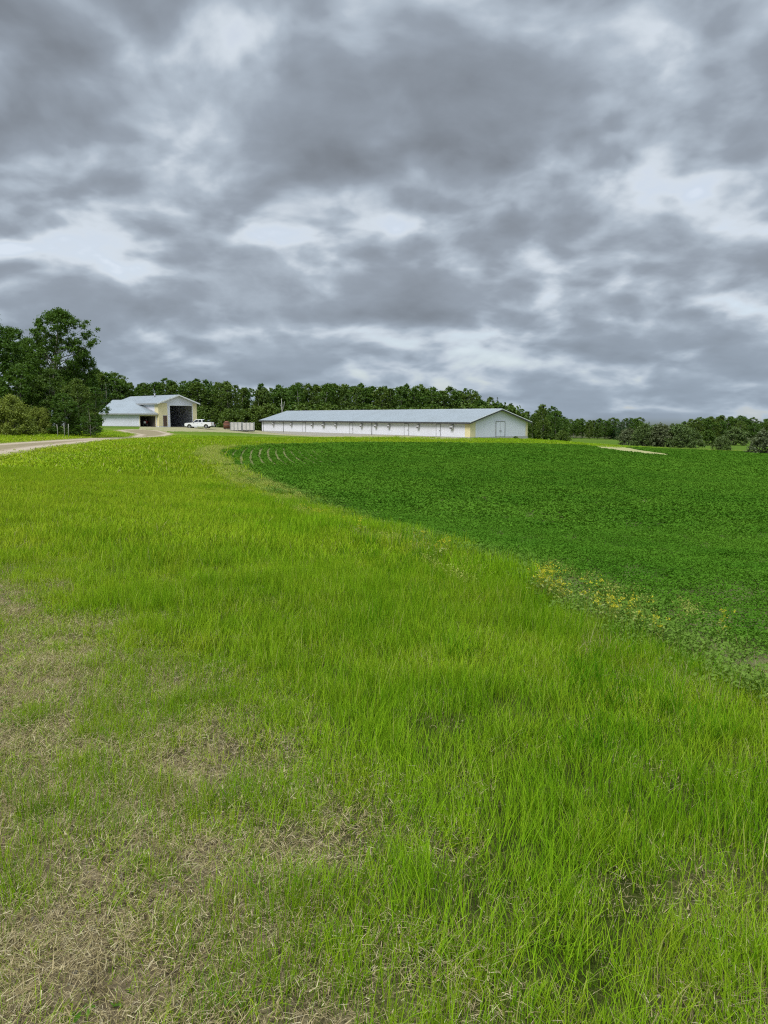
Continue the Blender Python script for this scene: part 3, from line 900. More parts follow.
for k, (y0, y1) in enumerate(((g0, (g0 + g1) / 2 - .03), ((g0 + g1) / 2 + .03, g1))):
    d = MB(); d.box(BL + .003, BL + .05, y0, y1, .23, 2.75); d = d.build('door', M['white_gable'], barn)
    h_ = MB(); yy = y1 - .12 if k == 0 else y0 + .12; h_.box(BL + .053, BL + .09, yy - .04, yy + .04, 1.05, 1.35); h_.build('handle', M['dark_trim'], d)
f_ = MB(); f_.box(BL + .003, BL + .075, g0 - .13, g0 - .003, .23, 2.75); f_.box(BL + .003, BL + .075, g1 + .003, g1 + .13, .23, 2.75); f_.box(BL + .003, BL + .075, g0 - .13, g1 + .13, 2.753, 2.90)
f_.box(BL + .003, BL + .035, (g0 + g1) / 2 - .027, (g0 + g1) / 2 + .027, .23, 2.75); f_.build('door_frame', M['grey_trim'], barn)

# ------------------------------------------------------------------ machine shed with the big open door
S0 = Vector(at(159, 426.8, 157)); TH = R(45)
SW, SL, SE, SR = 9.1, 21.0, 5.0, 6.65
shed = empty('machine_shed', (S0.x, S0.y, S0.z), TH)
tag(shed, 'tall white and cream machine shed with a big open doorway behind the pickup', 'shed')
wd = Vector((math.cos(TH), math.sin(TH)))


def shed_u(px):
    k = (px - 384) / F / (cp + (512 - 415) / F * sp)
    return (k * S0.y - S0.x) / (wd.x - k * wd.y)


o0, o1, OH = shed_u(170), shed_u(192.3), 4.45
w = MB()
w.prism([(0, 0, -.6), (o0, 0, -.6), (o0, 0, OH), (o1, 0, OH), (o1, 0, -.6), (SW, 0, -.6), (SW, 0, SE), (SW / 2, 0, SR), (0, 0, SE)], (0, .15, 0))
w.build('gable_wall', M['white_wall'], shed); w = MB()
w.prism([(0, SL - .15, -.6), (SW, SL - .15, -.6), (SW, SL - .15, SE), (SW / 2, SL - .15, SR), (0, SL - .15, SE)], (0, .15, 0))
w.build('gable_wall', M['white_wall'], shed)
w = MB(); w.box(.002, .15, .154, SL - .154, -.6, SE); w.box(SW - .15, SW - .002, .154, SL - .154, -.6, SE); w.build('wall', M['white_gable'], shed)
sl_ = (SR - SE) / (SW / 2); ov = .5
r = MB()
for s_ in (0, 1):
    q = [(-ov, -.6, SE - ov * sl_ + .05), (-ov, SL + .5, SE - ov * sl_ + .05), (SW / 2, SL + .5, SR + .05), (SW / 2, -.6, SR + .05)]
    if s_: q = [(SW - x, y, z) for x, y, z in q]
    r.prism(q, (0, 0, .09))
roof = r.build('roof', M['steel_roof_side'], shed)
f_ = MB()
for s_ in (0, 1):
    q = [(-ov - .02, -.653, SE - ov * sl_ - .12), (-ov - .02, -.653, SE - ov * sl_ + .15), (SW / 2, -.653, SR + .15), (SW / 2, -.653, SR - .12)]
    if s_: q = [(SW - x, y, z) for x, y, z in q]
    f_.prism(q, (0, .05, 0))
f_.build('barge_board', M['white_trim'], roof)
f_ = MB(); f_.box(-ov - .04, -ov - .003, -.6, SL + .5, SE - ov * sl_ - .15, SE - ov * sl_ + .10); f_.build('fascia', M['grey_trim'], roof)
v_ = MB(); v_.tube([(SW / 2 - 1.0, 8, SR - .5), (SW / 2 - 1.0, 8, SR + .55)], .16, 10); v_.tube([(SW / 2 - 1.0, 8, SR + .5), (SW / 2 - 1.0, 8, SR + .62)], .28, 10); v_.build('roof_vent', M['galv'], roof)
p_ = MB(); d0, d1 = shed_u(163), shed_u(166.8)
p_.box(-.012, d0 - .06, -.015, -.003, .1, SE - .05); p_.box(d0 - .06, d1 + .06, -.015, -.003, 2.42, SE - .02); p_.box(d1 + .06, shed_u(167.6), -.015, -.003, .1, SE - .05); p_.build('cream_panel', M['cream'], shed)
p_ = MB(); p_.box(o1 + .12, SW + .012, -.015, -.003, .1, SE - .05); p_.build('cream_panel', M['cream'], shed)
p_ = MB(); p_.box(-.015, -.001, 0, 1.6, .1, SE - .1); p_.build('cream_panel', M['cream'], shed)
d = MB(); d.box(d0, d1, -.05, -.003, .08, 2.35); d = d.build('walk_door', M['brown_door'], shed)
h_ = MB(); h_.box(d1 - .18, d1 - .1, -.09, -.053, 1.0, 1.15); h_.build('handle', M['galv'], d)
f_ = MB(); f_.box(o0 - .16, o0 - .003, -.05, .14, 0, OH); f_.box(o1 + .003, o1 + .10, -.05, .14, 0, OH); f_.box(o0 - .16, o1 + .10, -.06, -.003, OH + .003, OH + .22); f_.build('door_frame', M['white_trim'], shed)
f_ = MB(); f_.box(.15, SW - .15, .15, SL - .15, -.5, .02); f_.build('floor', M['floor_dirt'], shed)

# ------------------------------------------------------------------ the low shed built against it
z0 = float(at(120, 426.4, 159)[2]); X0 = at(103, 420, 158)[0]; YF, YR = 157.45, 165.5
ze, zr = at(120, 413.8, 157.4)[2], at(110, 400.3, YR)[2]


def xs(y): return S0.x - (y - S0.y) * (math.cos(TH) / math.sin(TH)) - .12


YB = S0.y + (S0.x - .12 - X0) - .6
low_shed = empty('low_shed', (X0, YF, z0)); tag(low_shed, 'low white lean-to shed with an open bay, left of the tall machine shed', 'shed')
sl_ = (zr - ze) / (YR - 157.4); eh = ze - z0 - .05
XE = xs(YF) - X0
b0, b1 = at(140, 420, YF)[0] - X0, XE - .25
w = MB(); w.prism([(0, 0, -.7), (b0, 0, -.7), (b0, 0, eh - .42), (b1, 0, eh - .42), (b1, 0, -.7), (XE, 0, -.7), (XE, 0, eh + .05), (0, 0, eh + .05)], (0, .14, 0)); w.build('wall', M['white_wall'], low_shed)
w = MB(); w.prism([(0, .144, -.7), (0, YB - YF, -.7), (0, YB - YF, zr - z0 - (YB - YR) * sl_ - .1), (0, YR - YF, zr - z0 - .1), (0, .144, eh + .05)], (.14, 0, 0)); w.build('end_wall', M['white_gable'], low_shed)
r = MB()
r.prism([(-.5, -.6, ze - z0), (xs(YF - .6) - X0 - .1, -.6, ze - z0), (xs(YR) - X0, YR - YF, zr - z0), (-.5, YR - YF, zr - z0)], (0, 0, .09))
r.prism([(-.5, YR - YF, zr - z0), (xs(YR) - X0, YR - YF, zr - z0), (.1, YB - YF, zr - z0 - (YB - YR) * sl_), (-.5, YB - YF, zr - z0 - (YB - YR) * sl_)], (0, 0, .09))
roof = r.build('roof', M['steel_roof'], low_shed)
f_ = MB(); f_.box(-.5, xs(YF - .6) - X0 - .1, -.65, -.603, ze - z0 - .16, ze - z0 + .08); f_.build('fascia', M['grey_trim'], roof)
f_ = MB(); f_.box(-.01, b0 - .05, -.02, -.003, -.7, .15); f_.build('foundation', M['concrete'], low_shed)
f_ = MB(); f_.box(b0 - .12, b0 - .003, -.04, .13, 0, eh - .42); f_.box(b1 + .003, b1 + .12, -.04, .13, 0, eh - .42); f_.box(b0 - .12, b1 + .12, -.05, -.003, eh - .417, eh - .25); f_.build('bay_frame', M['cream'], low_shed)
f_ = MB(); f_.box(.15, XE - .2, .15, 3.4, -.6, .02); f_.build('floor', M['floor_dirt'], low_shed)
f_ = MB(); f_.prism([(.15, 3.5, .02), (xs(YF + 3.6) - X0 - .1, 3.5, .02), (xs(YF + 3.6) - X0 - .1, 3.5, eh + 1.5), (.15, 3.5, eh + 1.5)], (0, .1, 0)); f_.build('back_partition', M['dark_wood'], low_shed)
f_ = MB(); f_.prism([(XE - .24, .16, .03), (xs(YF + 3.4) - X0 - .06, 3.4, .03), (xs(YF + 3.4) - X0 - .06, 3.4, eh), (XE - .24, .16, eh)], (-.06, 0, 0)); f_.build('inner_wall', M['dark_wood'], low_shed)


# ------------------------------------------------------------------ vehicles and yard things
def wheel(name, parent, x, y, r_, wdt, m_rim):
    t = MB(); n = 20
    prof = [(-wdt / 2, r_ * .62), (-wdt / 2, r_ * .9), (-wdt * .36, r_), (wdt * .36, r_), (wdt / 2, r_ * .9), (wdt / 2, r_ * .62)]
    vs_ = [(x + pr * math.cos(2 * math.pi * k / n), y + a, r_ + pr * math.sin(2 * math.pi * k / n)) for k in range(n) for a, pr in prof]
    m_ = len(prof); t.add(vs_, [(k * m_ + j, k * m_ + (j + 1) % m_, ((k + 1) % n) * m_ + (j + 1) % m_, ((k + 1) % n) * m_ + j) for k in range(n) for j in range(m_)], True)
    wh = empty('wheel', (0, 0, 0)); wh.parent = parent
    t.build('tyre', M['rubber'], wh)
    rm = MB(); rm.tube([(x, y - wdt * .36, r_), (x, y + wdt * .36, r_)], r_ * .615, 18)
    for k in range(6):
        a = k * math.pi / 3; rm.tube([(x + r_ * .12 * math.cos(a), y - wdt * .42, r_ + r_ * .12 * math.sin(a)), (x + r_ * .56 * math.cos(a), y - wdt * .42, r_ + r_ * .56 * math.sin(a))], .035, 5)
    rm.build('rim', m_rim, wh)
    return wh


tx, ty, tz = at(199.5, 429.2, 157.5)
truck = empty('pickup_truck', (tx, ty, h1(tx, ty) + .02), R(180 - 6))
tag(truck, 'white crew cab pickup truck parked facing left by the open doorway', 'pickup')
# +x is the front; 5.8 m long, 1.95 wide
b = MB()
side = [(-2.88, .55), (-2.88, 1.12), (-2.75, 1.20), (-1.02, 1.22), (-.95, 1.25), (1.15, 1.22), (2.55, 1.14), (2.82, 1.02), (2.90, .78), (2.88, .50), (2.30, .46)]


def arch(cx, r_=.50):
    return [(cx + r_ * math.cos(a), .42 + r_ * math.sin(a)) for a in np.linspace(.05, math.pi - .05, 9)]


prof = side[:10] + [(2.42, .42)] + arch(1.85) + [(1.25, .40), (-1.2, .40)] + arch(-1.75) + [(-2.4, .45)]
b.prism([(x, -.94, z) for x, z in prof], (0, 1.88, 0))
body = b.build('body', M['truck_paint'], truck)
bed = MB(); bed.box(-2.78, -1.06, -.78, .78, 1.16, 1.236); bed.build('bed_liner', M['black_plastic'], truck)
bd = MB(); bd.box(-2.84, -1.0, -.93, -.80, 1.20, 1.29); bd.box(-2.84, -1.0, .80, .93, 1.20, 1.29); bd.box(-2.90, -2.81, -.93, .93, .72, 1.285); bd.build('tailgate_and_rails', M['truck_paint'], truck)
c = MB()
low_ = [(-1.0, 1.22), (1.25, 1.22), (.52, 1.83), (.25, 1.90), (-.62, 1.90), (-.88, 1.84)]
ins = {1.22: .90}
n = len(low_)
vsL = [(x, -(.91 if z < 1.3 else .74), z) for x, z in low_]; vsR = [(x, -y, z) for x, y, z in vsL]
c.add(vsL + vsR, [tuple(range(n)), tuple(range(n, 2 * n))[::-1]] + [(i, n + i, n + (i + 1) % n, (i + 1) % n) for i in range(n)])
cab = c.build('cab', M['truck_paint'], truck, bevel=.03)
for sy in (-1, 1):
    for q in ([(-.86, 1.30), (-.10, 1.30), (-.10, 1.80), (-.74, 1.80)], [(.0, 1.30), (1.02, 1.30), (.42, 1.80), (.0, 1.80)]):
        wv = MB()
        pts = [(x, sy * (.91 - (z - 1.22) / .61 * .17 + .008), z) for x, z in q]
        wv.prism(pts, (0, sy * .012, 0)); wv.build('side_window', M['car_glass'], cab)
wv = MB(); wv.prism([(1.16, -.80, 1.31), (1.16, .80, 1.31), (.58, .68, 1.79), (.58, -.68, 1.79)], (.03, 0, .03)); wv.build('windscreen', M['car_glass'], cab)
wv = MB(); wv.prism([(-.995, -.74, 1.32), (-.995, .74, 1.32), (-.91, .66, 1.78), (-.91, -.66, 1.78)], (-.02, 0, 0)); wv.build('rear_window', M['car_glass'], cab)
for sy in (-1, 1):
    for x0, x1 in ((-.96, -.07), (-.03, 1.08)):
        dd = MB(); dd.box(x0, x1, sy * .943 if sy > 0 else -.955, .955 if sy > 0 else -.943, .56, 1.20); dd = dd.build('door', M['truck_paint'], truck)
        hh = MB(); hh.box(x0 + .06, x0 + .26, sy * .958 if sy > 0 else -.975, .975 if sy > 0 else -.958, 1.06, 1.11); hh.build('handle', M['black_plastic'], dd)
    mm = MB(); mm.box(.92, 1.05, sy * .96 if sy > 0 else -1.16, 1.16 if sy > 0 else -.96, 1.28, 1.48); mm.build('mirror', M['black_plastic'], truck)
    hl = MB(); hl.box(2.80, 2.905, (.60 if sy > 0 else -.92), (.92 if sy > 0 else -.60), .84, 1.02); hl.build('headlight', M['lamp_clear'], truck)
    tl = MB(); tl.box(-2.915, -2.86, (.80 if sy > 0 else -.95), (.95 if sy > 0 else -.80), .84, 1.18); tl.build('tail_light', M['lamp_red'], truck)
g_ = MB(); g_.box(2.86, 2.925, -.57, .57, .70, 1.01); g_.build('grille', M['black_plastic'], truck)
bp = MB(); bp.box(2.80, 2.99, -.95, .95, .42, .66); bp.build('front_bumper', M['chrome'], truck)
bp = MB(); bp.box(-3.0, -2.86, -.93, .93, .48, .68); bp.build('rear_bumper', M['chrome'], truck)
for x in (1.85, -1.75):
    for y in (-.82, .82): wheel('wheel', truck, x, y, .40, .28, M['rim'])

# pale slatted crate on skids
cx, cy, cz = at(242.5, 430.6, 163)
crate = empty('slatted_crate', (cx, cy, h1(cx, cy)), R(4)); tag(crate, 'large pale weathered slatted crate standing on the yard between pickup and barn', 'crate')
for s_, x0, x1, hh in ((0, -2.55, -.06, 2.0), (1, .06, 2.55, 1.92)):
    p_ = MB()
    for k in range(7):
        z = .28 + k * (hh - .3) / 7
        p_.box(x0 + .05, x1 - .05, -1.0, -.96, z, z + (hh - .3) / 7 - .03); p_.box(x0 + .05, x1 - .05, .96, 1.0, z, z + (hh - .3) / 7 - .03)
        p_.box(x0, x0 + .04, -.95, .95, z, z + (hh - .3) / 7 - .03); p_.box(x1 - .04, x1, -.95, .95, z, z + (hh - .3) / 7 - .03)
    p_.build('slat_panel', M['pale_wood'], crate)
    for x in np.linspace(x0 + .06, x1 - .06, 4):
        for ya, yb in ((-1.06, -1.003), (1.003, 1.06)):
            q_ = MB(); q_.box(x - .05, x + .05, ya, yb, .1, hh + .06); q_.build('upright', M['galv'], crate)
f_ = MB(); f_.box(-2.55, 2.55, -.9, .9, .16, .27); f_.build('deck', M['dark_wood'], crate)
f_ = MB(); f_.box(-2.6, 2.6, -.8, -.6, 0, .157); f_.box(-2.6, 2.6, .6, .8, 0, .157); f_.build('skid', M['dark_trim'], crate)

# rusty tank left of the crate
cx, cy, cz = at(226.8, 428.4, 168)
tank = empty('rusty_tank', (cx, cy, h1(cx, cy))); tag(tank, 'rust brown upright tank standing left of the slatted crate', 'tank')
n = 20; t = MB(); t.tube([(0, 0, .12), (0, 0, 1.5)], .72, n); t.build('shell', M['rust'], tank)
t = MB(); t.tube([(0, 0, 1.503), (0, 0, 1.72), (0, 0, 1.86)], [.74, .45, .18], n); t.build('cone_top', M['rust'], tank)
t = MB()
for z in (.2, .8, 1.42):
    t.tube([(0, 0, z), (0, 0, z + .06)], .745, n)
t.build('hoop', M['dark_trim'], tank)
for a in (0.6, 2.2, 3.9, 5.4):
    t = MB(); t.box(.6 * math.cos(a) - .05, .6 * math.cos(a) + .05, .6 * math.sin(a) - .05, .6 * math.sin(a) + .05, -.05, .12); t.build('leg', M['dark_trim'], tank)

# red tractor in the dark bay of the low shed
cx = at(146.4, 424, YF + 1.6)[0]
trac = empty('red_tractor', (cx, YF + 1.9, z0 + .02), R(-90)); tag(trac, 'small red machine parked nose out in the dark bay of the low shed', 'tractor')
t = MB(); t.box(-.1, 1.25, -.26, .26, .62, 1.12); t.build('hood', M['tractor_red'], trac, bevel=.05)
t = MB(); t.box(1.253, 1.31, -.22, .22, .66, 1.06); t.build('grille', M['galv'], trac)
t = MB(); t.box(-.9, 1.1, -.14, .14, .42, .615); t.build('chassis', M['dark_trim'], trac)
t = MB(); t.box(-.95, -.35, -.24, .24, .9, 1.0); t.box(-1.0, -.92, -.24, .24, .9, 1.3); t.build('seat', M['rubber'], trac)
t = MB(); t.tube([(-.12, 0, 1.0), (-.3, 0, 1.25)], .02, 6)
t.tube([(-.3 + .03, .16 * math.cos(a), 1.25 + .16 * math.sin(a)) for a in np.linspace(0, 2 * math.pi, 13)], .015, 6, False); t.build('steering_wheel', M['rubber'], trac)
for sy in (-1, 1):
    t = MB(); t.prism([(-1.1, sy * .36, 1.05), (-.95, sy * .36, 1.18), (-.4, sy * .36, 1.18), (-.2, sy * .36, 1.0), (-.2, sy * .36, .95), (-.42, sy * .36, 1.12), (-.93, sy * .36, 1.12), (-1.08, sy * .36, 1.0)], (0, sy * .28, 0)); t.build('fender', M['tractor_red'], trac)
    wheel('wheel', trac, -.65, sy * .52, .50, .26, M['galv']); wheel('wheel', trac, .95, sy * .42, .30, .17, M['galv'])
t = MB(); t.tube([(.7, .12, 1.1), (.7, .12, 1.65)], .03, 8); t.build('exhaust', M['galv'], trac)

# pale stakes before the trees
for i, (px, top, lab) in enumerate(((57.5, 424.5, 'leftmost of the three thin pale stakes before the dark trees'), (64.3, 425, 'middle one of the three thin pale stakes before the dark trees'), (68.4, 424, 'thin pale stake nearest the shed of the three before the trees'))):
    x, y = at(px, 432.2, 74)[:2]
    hgt = at(px, top, 74)[2] - h1(x, y)
    s_ = MB(); s_.tube([(0, 0, -.2), (.01, 0, hgt * .6), (.03 * (i - 1), .01, hgt)], [.032, .028, .024], 6)
    st = s_.build('stake', M['stake'], None, (x, y, h1(x, y))); tag(st, lab, 'stake', 'pale stakes before the left trees')

# ------------------------------------------------------------------ trees
def m_foliage(c0, c1, c2, gloss=.01):
    def fn(t):
        rr = attr(t, 'r'); oi = t.n('ShaderNodeObjectInfo').outputs['Random']
        g = t.mix(oi, c0, c1); g = t.mix(t.m('MULTIPLY', rr, .55), g, c2)
        return leafy(t, g, .30, gloss, .4)
    return fn


def m_bark(c0, c1):
    def fn(t):
        oc = t.n('ShaderNodeTexCoord').outputs['Object']
        n = t.noise(t.vm('MULTIPLY', oc, (6, 6, 1.6)), 1.5, 4, .65)
        return pbsdf(t, t.mix(t.rng(n, .35, .65), c0, c1), .9, 0, bump(t, n, .03), .2)
    return fn


M_LEAF = mat('poplar_leaf', m_foliage((.040, .092, .010), (.092, .145, .022), (.14, .19, .035), .012))
M_DARK = mat('dark_leaf', m_foliage((.042, .100, .011), (.060, .122, .014), (.11, .175, .026), .012))
M_NEEDLE = mat('spruce_needle', m_foliage((.022, .052, .018), (.030, .066, .02), (.045, .085, .026), .01))
M_OLIVE = mat('olive_leaf', m_foliage((.16, .205, .03), (.18, .225, .035), (.24, .28, .06)))
M_WILLOW = mat('willow_leaf', m_foliage((.075, .130, .035), (.10, .15, .045), (.15, .19, .065)))
M_GREYBUSH = mat('grey_twig_leaf', m_foliage((.095, .13, .055), (.115, .14, .065), (.16, .18, .095)))
M_BARK = mat('grey_bark', m_bark((.09, .08, .065), (.24, .225, .19)))
M_PALEBARK = mat('pale_bark', m_bark((.30, .29, .26), (.52, .51, .47)))


def leaf_cloud(cent, rad, per, L0, L1, rg, upb=.5, sq=.75):
    n = len(cent) * per
    c = np.repeat(cent, per, 0); r_ = np.repeat(rad, per)
    off = rg.normal(0, 1, (n, 3)); off /= np.linalg.norm(off, axis=1)[:, None]
    off *= np.minimum(np.abs(rg.normal(0, .62, n)), 1.25)[:, None]; off[:, 2] *= sq
    p = c + off * r_[:, None]
    nr = rg.normal(0, 1, (n, 3)) + off * .8; nr[:, 2] += upb; nr /= np.linalg.norm(nr, axis=1)[:, None]
    a = rg.normal(0, 1, (n, 3)); a -= (a * nr).sum(1)[:, None] * nr; a /= np.linalg.norm(a, axis=1)[:, None]; b = np.cross(nr, a)
    L = rg.uniform(L0, L1, n)[:, None]
    V = np.stack([p - a * L * .5, p + b * L * .36 + a * L * .05, p + a * L * .5, p - b * L * .36 + a * L * .05], 1).reshape(-1, 3)
    Q = np.arange(n * 4).reshape(n, 4)
    rr = np.repeat(np.clip(np.repeat(rg.uniform(0, 1, len(cent)), per) * .5 + rg.uniform(0, .5, n), 0, 1), 4)
    return V, Q, rr


def decid(seed, h, cb, rx, ncl, per, leaf, rc, top=.5, limbs=9, tr=.16, bottom=0.5):
    """h height, cb crown base fraction, rx widest radius, clusters carried on limbs"""
    rg = np.random.default_rng(seed)
    ph = rg.uniform(0, 6.28, 6)
    f = rg.uniform(0, 1, ncl); an = rg.uniform(0, 6.283, ncl)
    prof = np.where(f < top, bottom + (1 - bottom) * np.sin(np.pi / 2 * f / top), np.sqrt(np.clip(1 - ((f - top) / (1 - top)) ** 2, .02, 1)))
    lump = 1 + .22 * np.sin(an * 2 + ph[0] + f * 5) + .16 * np.sin(an * 3 + ph[1] - f * 9) + .12 * np.sin(f * 17 + ph[2])
    rr = rx * prof * lump * rg.uniform(.25, 1, ncl) ** .55
    sway = np.stack([.05 * h * np.sin(f * 3 + ph[3]), .05 * h * np.sin(f * 2.4 + ph[4])], -1)
    c = np.stack([rr * np.cos(an) + sway[:, 0], rr * np.sin(an) + sway[:, 1], (cb + (1 - cb) * f) * h * .965], -1)
    c[:, 2] = np.maximum(c[:, 2], .35)
    rad = rc * rg.uniform(.6, 1.25, ncl) * (1 - .3 * f)
    V, Q, r_ = leaf_cloud(c, rad, per, leaf * .7, leaf * 1.3, rg)
    tb = MB(); zz = np.linspace(0, .93, 8)
    sx = .05 * h * np.sin((zz - cb) / (1 - cb) * 3 + ph[3]) * zz; sy = .05 * h * np.sin((zz - cb) / (1 - cb) * 2.4 + ph[4]) * zz
    tp = [Vector((sx[i], sy[i], zz[i] * h - (.3 if i == 0 else 0))) for i in range(8)]
    tb.tube(tp, [tr * (1 - .93 * z) for z in zz], 7)
    pick = rg.choice(ncl, min(limbs, ncl), replace=False)
    for i in pick:
        e = Vector(c[i]); zf = max(.12, min(.85, e.z / h - .10 - .25 * (rr[i] / h)))
        k = zf / .93 * 7; j = int(k); s_ = tp[j].lerp(tp[min(j + 1, 7)], k - j)
        m_ = s_.lerp(e, .5) + Vector((0, 0, -.06 * (e - s_).length))
        r0 = tr * (1 - .9 * zf) * .5
        tb.tube([s_, m_, e], [r0, r0 * .6, r0 * .2], 5)
    return ('d', V, Q, r_, tb)


def spruce(seed, h, R0, layers=22, per=34, L=.34):
    rg = np.random.default_rng(seed); V = []; rr = []; n = 0
    for k in range(layers):
        f = (k + rg.uniform(-.3, .3)) / layers; z = (.05 + .95 * f) * h; Rk = R0 * (1 - f) ** .85 * rg.uniform(.75, 1.15) + .05
        nb = max(4, int(11 * (1 - f) + 3))
        for b in range(nb):
            an = rg.uniform(0, 6.283); Rb = Rk * rg.uniform(.7, 1.15); d = np.array([np.cos(an), np.sin(an)])
            m = max(3, int(per * (Rb / R0) / 3)); u = rg.uniform(.1, 1, m)
            p = np.stack([d[0] * Rb * u, d[1] * Rb * u, z - Rb * .28 * u ** 1.5 + .04 * rg.normal(0, 1, m)], -1) + rg.normal(0, .06 * h / 8, (m, 3))
            a = np.stack([np.full(m, d[0]), np.full(m, d[1]), np.full(m, -.35)], -1) + rg.normal(0, .45, (m, 3)); a /= np.linalg.norm(a, axis=1)[:, None]
            b_ = np.cross(a, np.array([0, 0, 1.]) + rg.normal(0, .5, (m, 3))); b_ /= np.linalg.norm(b_, axis=1)[:, None]
            l = L * rg.uniform(.6, 1.2, m)[:, None]
            V.append(np.stack([p - a * l * .5, p + b_ * l * .24, p + a * l * .6, p - b_ * l * .24], 1).reshape(-1, 3)); rr.append(np.repeat(rg.uniform(0, 1, m), 4)); n += m
    V = np.concatenate(V); rr = np.concatenate(rr)
    tb = MB(); tb.tube([(0, 0, -.3), (0, 0, h * .5), (0, 0, h * .97)], [.02 * h, .012 * h, .003 * h], 6)
    return ('s', V, np.arange(n * 4).reshape(n, 4), rr, tb)


def bush(seed, h, rx, ncl, per, leaf, rc, stems=7):
    rg = np.random.default_rng(seed); ph = rg.uniform(0, 6.28, 3)
    an = rg.uniform(0, 6.283, ncl); f = rg.uniform(0, 1, ncl) ** .8
    rr = rx * np.sqrt(np.clip(1 - f ** 2.2, .03, 1)) * (1 + .2 * np.sin(an * 3 + ph[0]) + .12 * np.sin(an * 5 + ph[1])) * rg.uniform(.2, 1, ncl) ** .5
    c = np.stack([rr * np.cos(an), rr * np.sin(an), np.maximum(f * h * .93 * (1 + .08 * np.sin(an * 2 + ph[2])), rc * .5)], -1)
    V, Q, r_ = leaf_cloud(c, rc * rg.uniform(.6, 1.2, ncl), per, leaf * .7, leaf * 1.3, rg, .4, .9)
    tb = MB()
    for i in rg.choice(ncl, min(stems * 2, ncl), replace=False):
        e = Vector(c[i]); tb.tube([(e.x * .08, e.y * .08, -.15), (e.x * .45, e.y * .45, e.z * .6), tuple(e)], [.009 * h, .006 * h, .002 * h], 5)
    return ('b', V, Q, r_, tb)


PROTO = {}


def proto(key, spec, h, mleaf, mbark):
    _, V, Q, rr, tb = spec
    me = np_mesh('crown', V, Q, mleaf, {'r': rr})
    tr = bpy.data.meshes.new('trunk'); tr.from_pydata(tb.v, [], tb.f); tr.polygons.foreach_set('use_smooth', tb.sm); tr.materials.append(mbark)
    PROTO[key] = (me, tr, h)


FULL = ('tree', 'spruce_tree', 'bush')
for k, (h, cb, rx, top, bot) in enumerate([(12, .16, 2.6, .45, .6), (12, .12, 2.2, .5, .7), (12, .22, 3.0, .5, .5), (12, .10, 2.5, .35, .8), (12, .28, 2.4, .55, .4), (12, .14, 3.1, .45, .7), (12, .22, 1.5, .5, .6), (12, .12, 1.8, .4, .8)]):
    proto(f'wood{k}', decid(100 + k, h, cb, rx, 170, 36, .36, .78, top, 9, .17, bot), h, M_LEAF if k % 2 else M_DARK, M_BARK if k not in (4, 7) else M_PALEBARK)
proto('spr0', spruce(201, 10, 2.5, 22, 60, .42), 10, M_NEEDLE, M_BARK); proto('spr1', spruce(202, 10, 2.1, 22, 60, .42), 10, M_NEEDLE, M_BARK); proto('spr2', spruce(203, 10, 2.9, 22, 60, .42), 10, M_NEEDLE, M_BARK)
proto('wil0', bush(301, 4, 2.4, 130, 60, .26, .55), 4, M_WILLOW, M_BARK); proto('wil1', bush(302, 4, 2.2, 110, 60, .26, .5), 4, M_GREYBUSH, M_BARK); proto('wil2', bush(303, 4, 2.6, 130, 60, .26, .55), 4, M_WILLOW, M_BARK)
proto('gbush', bush(304, 3, 1.9, 50, 70, .26, .55), 3, M_LEAF, M_BARK)
# bigger, leaf-by-leaf ones for the near left group
proto('near_airy', decid(401, 15, .33, 3.7, 430, 100, .19, .70, .5, 60, .24, .75), 15, M_DARK, M_BARK)
proto('near_dense', decid(402, 14, .05, 3.1, 300, 110, .20, .85, .45, 30, .22, .8), 14, M_DARK, M_BARK)
proto('near_low', decid(403, 9, .03, 2.5, 200, 100, .18, .66, .4, 24, .13, .85), 9, M_LEAF, M_BARK)
proto('near_low2', decid(404, 8, .04, 2.1, 170, 90, .18, .62, .45, 24, .12, .85), 8, M_DARK, M_BARK)
proto('near_thin', decid(405, 6.5, .10, 1.3, 40, 80, .17, .5, .45, 20, .07, .7), 6.5, M_DARK, M_BARK)
proto('near_olive', bush(406, 4.2, 2.6, 220, 120, .16, .5, 10), 4.2, M_OLIVE, M_BARK)
used_ = set()


def plant(kind, key, px, Y, top, label, cat, group=None, wide=1.0, rz=None):
    me, tr, h = PROTO[key]
    x = (px - 384) / F * Y / (cp + (512 - 430) / F * sp); z = h1(x, Y)
    zt = at(px, top, Y)[2]; s = (zt - z) / h
    o = empty(kind, (x, Y, z), rng.uniform(0, 6.283) if rz is None else rz)
    o.scale = (s * wide, s * wide, s)
    tag(o, label, cat, group)
    c = link('crown' if kind != 'bush' else 'foliage', me, o); t = link('trunk' if kind != 'bush' else 'stems', tr, o)
    return o


G1 = 'trees in the left group beside the road'
plant('tree', 'near_airy', 58, 90, 305.5, 'tallest tree of the left group, airy open crown standing above its neighbours', 'tree', G1, 1.0, .4)
plant('tree', 'near_dense', 0, 88, 304, 'dense dark tree cut by the left edge of the photo', 'tree', G1, 1.1, 1.2)
plant('tree', 'near_airy', 38, 96, 336, 'open crowned tree close behind the tallest one, its bare limbs showing', 'tree', G1, .8, 2.9)
plant('tree', 'near_dense', 22, 98, 326, 'dark full tree between the edge tree and the tallest crown', 'tree', G1, 1.0, 2.2)
plant('tree', 'near_dense', 84, 94, 347, 'dense dark green tree filling in right below the tallest crown', 'tree', G1, .9, 3.0)
plant('tree', 'near_low', 50, 84, 368, 'mid green bushy tree in the middle front of the left group', 'tree', G1, 1.15, .2)
plant('tree', 'near_low', 78, 82, 378, 'leafy low tree at the right front of the left group', 'tree', G1, 1.1, 2.0)
plant('tree', 'near_low2', 24, 84, 362, 'dark bushy tree rising behind the olive bush', 'tree', G1, 1.3, 1.0)
